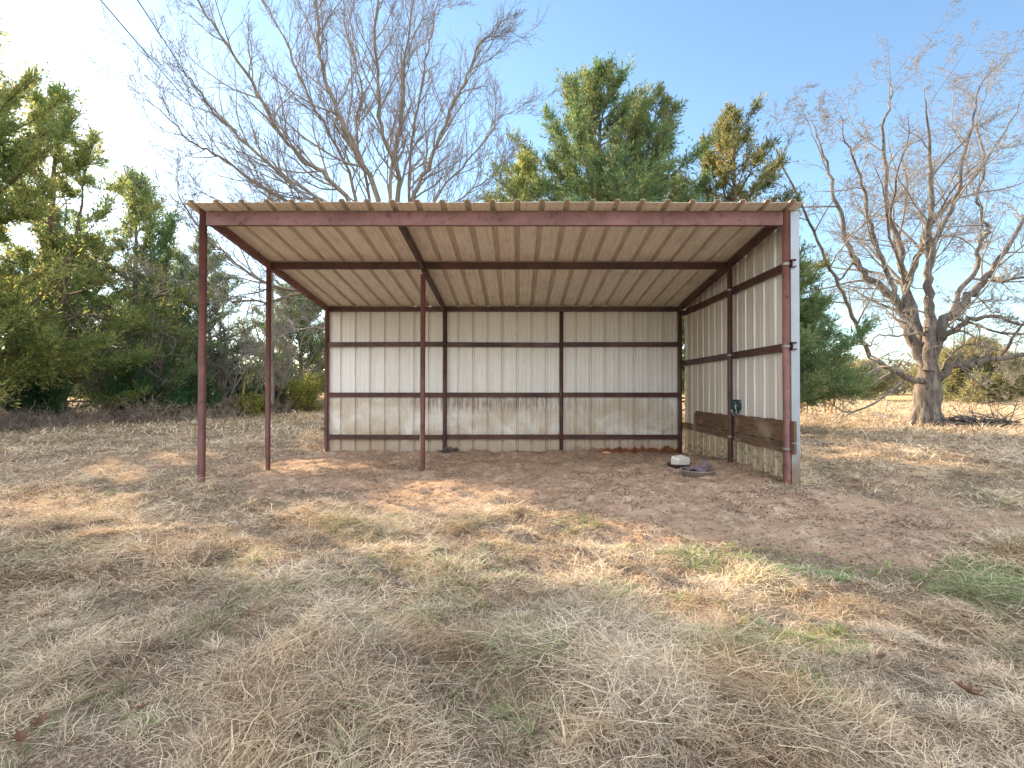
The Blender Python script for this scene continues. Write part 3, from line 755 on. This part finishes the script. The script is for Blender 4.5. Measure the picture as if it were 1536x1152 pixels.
# brush and tall weeds at the foot of the left row
def weeds():
    global rng
    rng = np.random.default_rng(12)
    n = 4600; y = rng.uniform(12, 36, n); x = -14.6 + 2.2 * rng.random(n) ** .7 - 1.3 * (y < 19) + (y - 20) * .10 - rng.random(n) * 3.0
    h = rng.uniform(.25, 1.0, n) * np.where(rng.random(n) < .12, 1.3, 1) * (.5 + fbm(x, y, .5, 2, 300)); P = np.stack([x, y, ground(x, y) - .02], -1)
    st = walks(P, np.stack([rng.normal(0, .5, n), rng.normal(0, .5, n), np.ones(n)], -1), h, 5, .22, 0)
    paths = [(q, np.linspace(.009, .004, 6)) for q in st]
    for k in range(5):
        b = st[np.arange(n), rng.integers(1, 5, n)]
        paths += [(q, np.linspace(.006, .003, 6)) for q in walks(b, np.stack([rng.normal(0, .8, n), rng.normal(0, .8, n), np.full(n, .6)], -1), h * .45, 5, .25, 0)]
    V, Fq = tubes(paths, 3)
    o = make_mesh('weeds', V, Fq, BRUSH, attrs={'rnd': np.repeat(rng.random(len(paths)), 18)})
    tag(o, 'tangle of dead brown weeds and brush along the foot of the left tree row', 'weeds', None, 'stuff')
weeds()
# a far wood closing the horizon
def farwood():
    global rng
    rng = np.random.default_rng(13)
    P = []; 
    for i in range(900):
        a = rng.uniform(-1.0, 1.05); d = rng.uniform(120, 165); x, y = math.sin(a) * d * 1.15, math.cos(a) * d
        h = rng.uniform(3.5, 8); m_ = 70
        c = np.stack([x + rng.normal(0, h * .35, m_), y + rng.normal(0, h * .35, m_), rng.beta(1.6, 1.4, m_) * h], -1); P.append(c)
    P = np.concatenate(P); D = rng.normal(0, 1, P.shape) + [0, 0, .8]; D /= np.linalg.norm(D, axis=1, keepdims=True)
    V, Fq = leaf_quads(P, D, rng.uniform(.8, 2.2, len(P)), rng.uniform(.2, .6, len(P)))
    m = foliage('far_wood', (.20, .19, .17), (.28, .25, .21), (.22, .23, .14), .5, .6, .05)
    o = make_mesh('distant_wood', V, Fq, m, attrs={'rnd': np.repeat(rng.random(len(P)), 4)})
    tag(o, 'pale hazy strip of woods along the horizon beyond the field', 'woods', None, 'stuff')
farwood()

# ------------------------------------------------------------------ the shed
rng = np.random.default_rng(3)
SB = np.array([-.29, 8.65, 0.0])
shed = empty('open_shed', SB, 'open fronted metal loafing shed with red steel posts and ribbed roof', 'shed')
def part(mb, name, m, smooth=False, label=None, parent=None):
    o = mb.build(name, m, parent or shed, SB, smooth)
    if label: o['label'] = label
    return o
ZF, ZM, ZB = CZ + 2.23, CZ + 2.007 - .02, CZ + 1.712       # tops of the three cross beams
def roofz(y):                                              # underside of the roof sheet
    return np.interp(y, [YF, YB], [ZF, ZB]) if YF <= y <= YB else (ZF + (YF - y) * (ZF - ZB) / (YB - YF) if y < YF else ZB - (y - YB) * (ZF - ZB) / (YB - YF))
def post(x, y, top, r, m=PSTEEL, label=None):
    mb = MB(); zb = gz(x, y) - .12
    mb.tube([(x, y, zb), (x, y, zb + (top - zb) * .5), (x + .004, y, top)], r, 20); part(mb, 'post', m, True, label)
post(XL - .015, YF, ZF + .01, .045, PSTEEL, 'front left corner pipe post')
post(XR + .015, YF, ZF + .01, .047, STEEL, 'front right corner pipe post with rust mark')
post(XL, YM, roofz(YM) - .10, .040, PSTEEL); post(XC, YM, roofz(YM) - .20, .040, PSTEEL, 'free standing pipe post under the middle of the roof')
post(XR, YM, roofz(YM) - .10, .040, DSTEEL)
for x in (XL, XC, XD, XR): post(x, YB, ZB - .08, .040 if x != XL else .043, DSTEEL if x != XL else PSTEEL)
def channel(p0, p1, h, w, m, name, up=(0, 0, 1), out=(0, -1, 0), label=None):
    """C-channel, web on the side 'out', lips turned in"""
    t = .006; prof = [(0, 0), (0, h), (w, h), (w, h - .02), (w - t, h - .02), (w - t, h - t), (t, h - t), (t, t), (w - t, t), (w - t, .02), (w, .02), (w, 0)]
    mb = MB(); mb.prism(prof, np.array(p0, float), np.array(p1, float), -np.array(out, float), np.array(up, float)); return part(mb, name, m, False, label)
channel((XL + .04, YF - .035, ZF - .168), (XR - .035, YF - .035, ZF - .168), .165, .06, STEEL, 'front_beam')
channel((XL, YM - .03, roofz(YM) - .115), (XR, YM - .03, roofz(YM) - .115), .108, .05, DSTEEL, 'roof_purlin')
channel((XL, YB - .045, ZB - .10), (XR, YB - .045, ZB - .10), .094, .05, DSTEEL, 'rear_beam')
for x, dz, m in ((XL + .03, .12, STEEL), (XC, .118, DSTEEL), (XR - .03, .12, DSTEEL)):
    for a, b in ((YF + .03, YM - .035), (YM + .03, YB - .05)):
        mb = MB(); h = .105
        mb.prism([(-.028, 0), (.028, 0), (.028, h), (-.028, h)], (x, a, roofz(a) - dz - (.02 if x == XC else 0)), (x, b, roofz(b) - dz), (1, 0, 0), (0, 0, 1)); part(mb, 'rafter', m)
def sheet(name, m, u0, u1, prof_rib, P, label=None, parent=None):
    """ribbed sheet: P(u, off, end) gives the point at distance u across, rib offset off, end 0 or 1 (lower, upper)"""
    rw = (.044, .026) if name == 'roof' else (.030, .012)
    marks = []
    c = math.floor(u0 / .3048) * .3048
    while c < u1 + .31:
        for du, h in ((-rw[0], 0), (-rw[1], .032), (rw[1], .032), (rw[0], 0), (.085, 0), (.096, .0035), (.112, .0035), (.123, 0), (.182, 0), (.193, .0035), (.209, .0035), (.220, 0)):
            marks.append((c + du, h * prof_rib))
        c += .3048
    marks = [q for q in marks if u0 < q[0] < u1]; marks = [(u0, 0)] + marks + [(u1, 0)]
    V = []; n = len(marks); th = .003
    NS = 9
    for off in (0, th):
        for e in range(NS):
            for (uu, h) in marks: V.append(P(uu, h + off, e / (NS - 1)))
    Fc = []
    for s_ in (0, 1):
        b = s_ * NS * n
        for e in range(NS - 1):
            for i in range(n - 1):
                q = (b + e * n + i, b + e * n + i + 1, b + (e + 1) * n + i + 1, b + (e + 1) * n + i)
                Fc.append(q if s_ else q[::-1])
    B = NS * n
    for i in range(n - 1):
        Fc.append((i, i + 1, B + i + 1, B + i)); t = (NS - 1) * n; Fc.append((t + i + 1, t + i, B + t + i, B + t + i + 1))
    for e in range(NS - 1):
        Fc.append((e * n, B + e * n, B + (e + 1) * n, (e + 1) * n)); Fc.append((e * n + n - 1, (e + 1) * n + n - 1, B + (e + 1) * n + n - 1, B + e * n + n - 1))
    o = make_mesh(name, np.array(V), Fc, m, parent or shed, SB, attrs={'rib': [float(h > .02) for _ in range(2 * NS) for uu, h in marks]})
    if label: o['label'] = label
    return o
Y0, Y1 = YF - .25, YB + .16
def Proof(u, h, e):
    y = Y0 + (Y1 - Y0) * e; sag = .004 * math.sin(u * 2.1) + .002 * math.sin(u * 5.3 + y)
    return (u, y, roofz(y) + .004 + h * 1.15 + sag * (1 if e in (0, 1) else .4) + .004)
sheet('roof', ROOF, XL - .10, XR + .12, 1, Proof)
ybw = YB + .05
def Pback(u, h, e):
    zb = gz(u, ybw + .1) - .04 + (.055 if 1.5 < u < 3.1 else 0)
    return (u, ybw + h + .004 * math.sin(u * 3), zb + (ZB - .01 - zb) * e)
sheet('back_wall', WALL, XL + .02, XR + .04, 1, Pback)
xs = XR + .115
def Pside(u, h, e):
    y = u; zb = gz(xs + .1, y) - .03; top = roofz(y) - .01
    return (xs + h + .006 * math.sin(y * 4), y, zb + (top - zb) * e)
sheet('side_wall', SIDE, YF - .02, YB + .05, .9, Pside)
mb = MB(); zb = gz(xs, YF - .05) - .02; zt = roofz(YF) + .0
mb.prism([(-.06, 0), (.045, 0), (.045, .05), (.042, .05), (.042, .003), (-.06, .003)], (xs, YF - .045, zb), (xs, YF - .045, zt), (1, 0, 0), (0, 1, 0)); part(mb, 'corner_trim', TRIM)
# girts on the back wall, butted between the posts
for z in (CZ + (VY - 516.5) * YB / F, CZ + (VY - 592) * YB / F, CZ + (VY - 655) * YB / F):
    for a, b in ((XL, XC), (XC, XD), (XD, XR)):
        channel((a + .042, YB - .03, z - .05), (b - .042, YB - .03, z - .05 + rng.normal(0, .004)), .095, .05, DSTEEL, 'girt')
# girts on the side wall
for z in (CZ + 1.575, CZ + .54):
    for a, b in ((YF - .08, YM - .0), (YM + .01, YB + .02)):
        channel((XR + .055, a, z - .05), (XR + .055, b, z - .05), .10, .05, DSTEEL, 'girt', (0, 0, 1), (-1, 0, 0))
# wooden boards low on the side wall
def board(y0, y1, z0, z1, x, label, name='kick_board', round_=0):
    mb = MB(); n = 18; V = []; Fc = []
    for i in range(n + 1):
        t = i / n; y = y0 + (y1 - y0) * t
        zt = z1 + .006 * math.sin(t * 23) + .004 * math.sin(t * 61); zb = z0 + .005 * math.sin(t * 17 + 2)
        if round_: zt -= .05 * max(0, (t - .93) / .07) ** 2; 
        dx = .006 * math.sin(t * 7)
        V += [(x + dx, y, zb), (x + .036 + dx, y, zb), (x + .036 + dx, y, zt), (x + dx, y, zt)]
    for i in range(n):
        for k in range(4): Fc.append((i * 4 + k, (i + 1) * 4 + k, (i + 1) * 4 + (k + 1) % 4, i * 4 + (k + 1) % 4))
    Fc += [(0, 1, 2, 3), (n * 4 + 3, n * 4 + 2, n * 4 + 1, n * 4)]
    mb.add(V, Fc); part(mb, name, WOOD, False, label)
board(YF - .09, YM - .005, CZ - .665, CZ - .40, XR + .056, 'broad front scuffed board'); board(YM + .005, 10.1, CZ - .665, CZ - .42, XR + .056, 'broad rear board with dark stains', round_=1)
board(YF - .09, YM + .3, CZ - .81, CZ - .68, XR + .056, None); board(YM + .31, YB + .05, CZ - .80, CZ - .68, XR + .056, None)
# pipe clamps that hold the girts to the posts
for (x, y, zs) in ((XR + .015, YF, (CZ + 1.575, CZ + .54, CZ - .745)), (XR, YM, (CZ + 1.575, CZ + .54, CZ - .745))):
    for z in zs:
        mb = MB(); rr = .051 if y == YF else .044
        mb.lathe((x, y, z - .016), [(rr, 0), (rr + .004, 0), (rr + .004, .032), (rr, .032), (rr, 0)], 20)
        mb.box((x + rr, y - .03, z - .016), (x + rr + .035, y - .024, z + .016)); mb.box((x + rr, y - .012, z - .016), (x + rr + .035, y - .006, z + .016))
        mb.tube([(x + rr + .018, y - .045, z), (x + rr + .018, y + .01, z)], .006, 6); part(mb, 'pipe_clamp', ZINC)
# ------------------------------------------------------------------ things in the shed
RUB = mat('black_rubber', lambda n: n.bsdf(n.mix(n.noise(n.obj(), 9, 4), (.06, .05, .05), (.16, .12, .10)), .7))
TUB = mat('dusty_galvanised_pan', lambda n: n.bsdf(n.mix(n.noise(n.obj(), 14, 4), (.42, .40, .38), (.28, .24, .2)), .55, .3))
SALT = mat('white_salt_lick', lambda n: n.bsdf(n.mix(n.noise(n.obj(), 14, 4), (.74, .73, .71), (.60, .58, .56)), .75, 0, n.bump(n.noise(n.obj(), 20, 3), .3, .01)))
PURP = mat('purple_grey_plastic', lambda n: n.bsdf(n.mix(n.noise(n.obj(), 8, 3), (.22, .18, .23), (.11, .09, .13)), .5))
def gpt(px, py):
    z = 0.
    for i in range(8): p = G(px, py, z); z = gz(*p)
    return np.array([p[0], p[1], z])
p = gpt(1018, 696)
mb = MB(); mb.lathe((0, 0, 0), [(0, .0), (.15, 0), (.19, .05), (.20, .052), (.19, .056), (.145, .012), (0, .012)], 24)
o = mb.build('feed_pan', RUB, None, p, True); o.data.transform(Matrix.Translation(Vector(p))); tag(o, 'flat black rubber pan under the white salt lick', 'pan')
mb = MB(); x0, y0, z0 = .14, .10, .0
prof = [(-.115, .0), (.105, .0), (.115, .02), (.11, .135), (.085, .15), (-.10, .145), (-.115, .12)]
mb.prism(prof, (0, -.09, .014), (0, .09, .014), (1, 0, 0), (0, 0, 1))
o = mb.build('salt_lick', SALT); o.location = (p[0] + .02, p[1], p[2]); o.rotation_euler = (R(9), R(-4), R(24)); bv = o.modifiers.new('b', 'BEVEL'); bv.width = .006; bv.segments = 2
tag(o, 'worn white salt lick sitting on the black pan', 'salt lick')
q = gpt(1046, 705)
mb = MB(); mb.lathe((0, 0, 0), [(0, 0), (.20, 0), (.235, .085), (.25, .09), (.25, .098), (.225, .094), (.19, .014), (0, .014)], 28)
o = mb.build('feed_tub', TUB, None, (0, 0, 0), True); o.location = q; tag(o, 'shallow round grey feed tub beside the mid side post', 'tub')
mb = MB(); rng = np.random.default_rng(2)
n1, n2 = 12, 10; V = []
for i in range(n1):
    for j in range(n2):
        u, v = i / (n1 - 1) - .5, j / (n2 - 1) - .5
        V.append((u * .36, v * .30, .10 + .045 * math.sin(u * 9 + 1) * math.cos(v * 5) + .05 * (u > .2) * (u - .2) * 6 + .012 * rng.normal()))
V += [(a, b, c - .012) for a, b, c in V]; N = n1 * n2; Fc = []
for i in range(n1 - 1):
    for j in range(n2 - 1):
        a = i * n2 + j; f = (a, a + n2, a + n2 + 1, a + 1); Fc.append(f); Fc.append(tuple(k + N for k in f[::-1]))
edge = [i * n2 for i in range(n1)] + [(n1 - 1) * n2 + j for j in range(1, n2)] + [i * n2 + n2 - 1 for i in range(n1 - 2, -1, -1)] + [j for j in range(n2 - 2, 0, -1)]
for a, b in zip(edge, edge[1:] + edge[:1]): Fc.append((b, a, a + N, b + N))
mb.add(V, Fc); o = mb.build('crumpled_feed_sack', PURP, None, (0, 0, 0), True); o.location = (q[0], q[1] + .03, q[2]); tag(o, 'crumpled purple grey sack lying in the round feed tub', 'sack')
q = gpt(675, 684); rng = np.random.default_rng(8); V = []; n1 = 14; n2 = 9
for i in range(n1):
    for j in range(n2):
        a = i / n1 * 6.283; e = j / (n2 - 1) * 1.5708; r = (1 + .35 * rng.normal() * (0 < j < n2 - 1)) if j < n2 - 1 else 1
        V.append((math.cos(a) * math.cos(e) * .17 * r, math.sin(a) * math.cos(e) * .10 * r, math.sin(e) * .075 * r))
mb = MB(); mb.add(V, [(i * n2 + j, (i + 1) % n1 * n2 + j, (i + 1) % n1 * n2 + j + 1, i * n2 + j + 1) for i in range(n1) for j in range(n2 - 1)])
o = mb.build('crumpled_plastic', RUB); o.location = q; tag(o, 'small dark crumpled scrap on the dirt at the foot of the back wall', 'scrap')
# rope halter hung on the mid side post
ROPE = mat('dark_teal_rope', lambda n: n.bsdf(n.mix(n.noise(n.obj(), 40, 3), (.015, .04, .045), (.03, .09, .10)), .8))
ROPE2 = mat('white_rope', lambda n: n.bsdf((.55, .56, .55), .8))
hb = W(1103, 600, YM - .06); hb[0] = XR + .03; hb[1] = YM - .075
root = empty('rope_halter', hb, 'dark teal and white rope halter hanging in a bundle on the side post', 'halter')
rng = np.random.default_rng(6)
for nm, m, cnt in (('rope', ROPE, 9), ('lead_rope', ROPE2, 4)):
    mb = MB()
    for k in range(cnt):
        cx = rng.normal(.03, .02); L = rng.uniform(.12, .26); w = rng.uniform(.03, .07); dy = rng.normal(0, .018)
        pts = [(hb[0] + cx + w * math.sin(t) + rng.normal(0, .006), hb[1] - .02 + dy + .02 * math.cos(t * 2), hb[2] - L / 2 + L / 2 * math.cos(t)) for t in np.linspace(0, 6.283, 17)]
        mb.tube(pts, .009 if m is ROPE else .007, 6)
    mb.build(nm, m, root, hb, True)

# ------------------------------------------------------------------ pole and wires
Yp = 26.0; pb = W(405.5, 617, Yp); pb[2] = gz(pb[0], pb[1]) - .1
pole = empty('utility_pole', pb, 'weathered wooden utility pole standing behind the mid left post', 'utility pole')
top = CZ + (VY - 297) * Yp / F
mb = MB(); mb.tube([pb, (pb[0] - .02, pb[1], 4), (pb[0] - .06, pb[1], top)], [.20, .175, .14], 16); mb.build('shaft', POLE, pole, pb, True)
INS = mat('porcelain', lambda n: n.bsdf((.16, .16, .18), .3))
for dx, dz in ((-.06, .0), (.12, -.55)):
    mb = MB(); mb.lathe((pb[0] + dx, pb[1] - .1, top + dz), [(.0, 0), (.03, 0), (.03, .06), (.09, .08), (.05, .12), (.09, .15), (.05, .2), (.07, .24), (.03, .3), (0, .31)], 12); mb.build('insulator', INS, pole, pb, True)
WIRE = mat('aluminium_wire', lambda n: n.bsdf((.12, .12, .13), .5, .4))
for (px, py), nm, z0_, lb in (((150, 0), 0, top + .25, 'lower left of the two power lines crossing the bright sky'), ((205, 0), 1, top - .3, 'power line nearer the leafless tree at upper left')):
    a = np.array([pb[0] + (-.06 if nm == 0 else .12), pb[1] - .1, z0_]); b = W(px, py, 10.5); d = (b - a)
    pts = [a + d * t + np.array([0, 0, -.06 * 4 * t * (1 - t) if t < 1 else 0]) for t in np.linspace(0, 2.4, 40)]
    mb = MB(); mb.tube(pts, [.012 + (.0) for _ in pts], 5); o = mb.build('power_line', WIRE); tag(o, lb, 'power line', 'power lines from the utility pole')
YEL = mat('yellow_plastic', lambda n: n.bsdf(n.mix(n.noise(n.obj(), 6, 3), (.62, .50, .08), (.5, .38, .06)), .5))
a = W(361, 612, 25); a[2] = gz(a[0], a[1]); b = W(369, 545, 25.3)
mb = MB(); mb.tube([a, (a + b) / 2, b], [.045, .045, .04], 8); o = mb.build('guy_guard', YEL, None, a, True)
tag(o, 'thin leaning yellow guy wire guard among the weeds', 'guy guard')

# ------------------------------------------------------------------ brush pile by the pecan
rng = np.random.default_rng(17)
bp = W(1458, 630, 18.0); bp[2] = gz(bp[0], bp[1]); mb = MB()
for k in range(170):
    r = rng.random() ** .6; a = rng.uniform(0, 6.28); c = bp + np.array([math.cos(a) * r * 1.25, math.sin(a) * r * .7, .05 + rng.random() * .34 * (1 - r)])
    az = rng.normal(0, .6) + (math.pi if rng.random() < .5 else 0); el = rng.normal(0.02, .16); L = rng.uniform(.5, 1.5)
    if k > 158: el = rng.uniform(.4, 1.1); L = rng.uniform(.7, 1.2)
    d = np.array([math.cos(az) * math.cos(el), math.sin(az) * math.cos(el), math.sin(el)])
    pts = walk(c - d * L / 2 if k <= 158 else c, d, L, 5, .12, 0); pts[:, 2] = np.maximum(pts[:, 2], bp[2] + .02)
    mb.tube(pts, list(np.linspace(rng.uniform(.012, .035), .006, 6)), 5)
o = mb.build('brush_pile', PBARK, None, bp, True); tag(o, 'low pile of dead grey branches right of the pecan trunk', 'brush pile')

# ------------------------------------------------------------------ fallen leaves
LEAF = mat('brown_oak_leaf', lambda n: n.leafy(n.mix(n.noise(n.obj(), 25, 3), (.13, .075, .055), (.24, .145, .10)), .2))
rng = np.random.default_rng(23)
def leafmesh():
    out = [(0, -.05), (.006, -.02), (.025, -.018), (.012, 0), (.034, .008), (.014, .022), (.026, .038), (.01, .045), (0, .065)]
    pts = out + [(-x * .9, y) for x, y in out[-2:0:-1]]
    V = [(x, y, .010 + 6 * x * x + .1 * y * y * 8) for x, y in pts] + [(0, .01, .004)]
    n = len(pts); return V, [(i, (i + 1) % n, n) for i in range(n)]
LV = [(1452, 1060, 1.7, 'large curled russet leaf in the grass at lower right'), (1440, 945, 1.3, 'brown leaf in green sprouts right of centre foreground'), (1012, 1134, 1.2, 'brown leaf at the bottom edge right of centre'),
      (905, 1120, 1.0, 'small dark red leaf near the bottom centre'), (1322, 1000, .9, 'tiny russet leaf above the large curled one'), (35, 1130, 1.5, 'brown leaf in the lower left corner'),
      (60, 1105, 1.2, 'pale brown leaf just above the lower left corner'), (215, 1080, 1.0, 'dull leaf lying in grass at lower left'), (1445, 828, 1.0, 'small brown leaf on the bare trail at right')]
for px, py, s, lb in LV:
    V, Fc = leafmesh(); o = make_mesh('fallen_leaf', np.array(V) * s * .62 * np.array([1, 1, 2.2]), Fc, LEAF); p = gpt(px, py); o.location = (p[0], p[1], p[2] + .045)
    o.rotation_euler = (rng.uniform(-.5, .5), rng.uniform(-.5, .5), rng.uniform(0, 6)); tag(o, lb, 'leaf', 'fallen leaves in the grass')

# ------------------------------------------------------------------ the horse half hidden by the cedar boughs
def skin(name, nodes, edges, m, parent=None, loc=(0, 0, 0), sub=2):
    me = bpy.data.meshes.new(name); me.from_pydata([n[:3] for n in nodes], edges, []); me.materials.append(m)
    o = bpy.data.objects.new(name, me); C.objects.link(o)
    s = o.modifiers.new('skin', 'SKIN'); s.use_smooth_shade = True
    for i, n in enumerate(nodes): me.skin_vertices[0].data[i].radius = (n[3], n[4] if len(n) > 4 else n[3])
    me.skin_vertices[0].data[0].use_root = True
    o.modifiers.new('sub', 'SUBSURF').render_levels = sub
    if parent: o.parent = parent
    else: o.location = loc
    return o
HAIR = mat('bay_coat', lambda n: n.bsdf(n.mix(n.noise(n.obj(), 2.5, 3), (.34, .17, .075), (.25, .12, .055)), .6))
MANE = mat('dark_mane', lambda n: n.bsdf((.05, .03, .02), .7))
hx = W(1222, 621, 26.0); hz = gz(hx[0], hx[1])
horse = empty('horse', (hx[0], hx[1], hz), 'brown horse standing in the field half hidden behind green cedar boughs', 'horse'); horse.rotation_euler = (0, 0, R(8))
N = [(0, 0, 1.13, .30, .33), (.38, 0, 1.10, .31, .33), (.72, 0, 1.16, .27, .28), (-.38, 0, 1.15, .28, .33), (-.70, 0, 1.12, .20, .24), (-.98, 0, 1.00, .13, .17), (-1.25, 0, .72, .10, .13), (-1.38, 0, .5, .095, .12), (-1.48, 0, .28, .075, .085), (-1.55, 0, .12, .05, .055)]
E = [(0, 1), (1, 2), (0, 3), (3, 4), (4, 5), (5, 6), (6, 7), (7, 8), (8, 9)]
def leg(pts, root_):
    i = len(N)
    for p in pts: N.append(p)
    E.append((root_, i)); E.extend([(i + k, i + k + 1) for k in range(len(pts) - 1)])
for s_, dx in ((-.15, .0), (.15, .12)):
    leg([(.74 - dx, s_, .92, .15, .17), (.66 - dx, s_, .70, .085), (.84 - dx, s_, .50, .055), (.80 - dx, s_, .28, .038), (.80 - dx, s_, .12, .042), (.84 - dx, s_, .03, .05)], 2)
    leg([(-.50 - dx, s_, .85, .12, .13), (-.52 - dx, s_, .66, .068), (-.53 - dx, s_, .48, .05), (-.53 - dx, s_, .28, .034), (-.53 - dx, s_, .12, .038), (-.56 - dx, s_, .03, .048)], 3)
skin('body', N, E, HAIR, horse)
skin('tail', [(.95, 0, 1.22, .05), (1.05, 0, 1.0, .06), (1.08, 0, .75, .07), (1.06, 0, .5, .05), (1.05, 0, .35, .02)], [(0, 1), (1, 2), (2, 3), (3, 4)], MANE, horse)
skin('mane', [(-.72, 0, 1.34, .03), (-.95, 0, 1.18, .05), (-1.18, 0, .92, .04), (-1.38, 0, .66, .03)], [(0, 1), (1, 2), (2, 3)], MANE, horse)

# ------------------------------------------------------------------ sky, sun, camera
sc = bpy.context.scene; FILL_OVER = (4.6, 4.6, 4.65); FILL_REAR = (10.6, 10.3, 10.1)
w = bpy.data.worlds.new('World'); sc.world = w; w.use_nodes = True
nt = w.node_tree; bg = nt.nodes['Background']; sk = nt.nodes.new('ShaderNodeTexSky'); sk.sky_type = 'NISHITA'; sk.sun_disc = False
sk.sun_elevation = SUN_EL; sk.sun_rotation = -SUN_AZ; sk.air_density = 1.0; sk.dust_density = .2; sk.ozone_density = 2.2; sk.altitude = 300
n = NB(nt); tc = n.node('ShaderNodeTexCoord'); sx = n.node('ShaderNodeSeparateXYZ'); nt.links.new(tc.outputs['Generated'], sx.inputs[0])
# added fill: unseen bright sky overhead and behind the camera lifts yard and shed
cl = n.noise(tc.outputs['Generated'], 2.2, 5, .6)
over = n.m('MULTIPLY', n.rng(sx.outputs[2], .66, .86), n.rng(cl, .25, .5, .75, 1))
rear_fill = n.m('MULTIPLY', n.m('MULTIPLY', n.rng(sx.outputs[1], -.05, -.45), n.rng(sx.outputs[2], .0, .08)), n.rng(cl, .3, .6, .6, 1))
cf = n.m('MAXIMUM', over, rear_fill)
nt.links.new(n.mix(cf, n.mul(1.0, sk.outputs[0], (1.34, 1.36, 1.29)), n.mix(rear_fill, FILL_OVER, FILL_REAR)), bg.inputs[0]); bg.inputs[1].default_value = .076
sun = bpy.data.lights.new('sun', 'SUN'); sun.energy = 5.0; sun.angle = R(.6); sun.color = (1, .72, .43)
so = bpy.data.objects.new('sun', sun); C.objects.link(so)
sd = Vector((-math.sin(SUN_AZ) * math.cos(SUN_EL), math.cos(SUN_AZ) * math.cos(SUN_EL), math.sin(SUN_EL)))
so.rotation_euler = sd.to_track_quat('Z', 'Y').to_euler()
cam = bpy.data.cameras.new('camera'); co = bpy.data.objects.new('camera', cam); C.objects.link(co)
co.location = (0, 0, CZ); co.rotation_euler = (R(90) + math.atan((VY - 576) / F), 0, 0)
cam.sensor_width = 36; cam.lens = F / 1536 * 36; cam.shift_x = -(VX - 768) / 1536; cam.clip_end = 3000; cam.clip_start = .05
sc.camera = co
sc.view_settings.view_transform = 'Standard'; sc.view_settings.look = 'None'; sc.view_settings.gamma = 1; sc.view_settings.exposure = 1.84
sc.cycles.max_bounces = 8; sc.cycles.diffuse_bounces = 5; sc.cycles.use_denoising = True
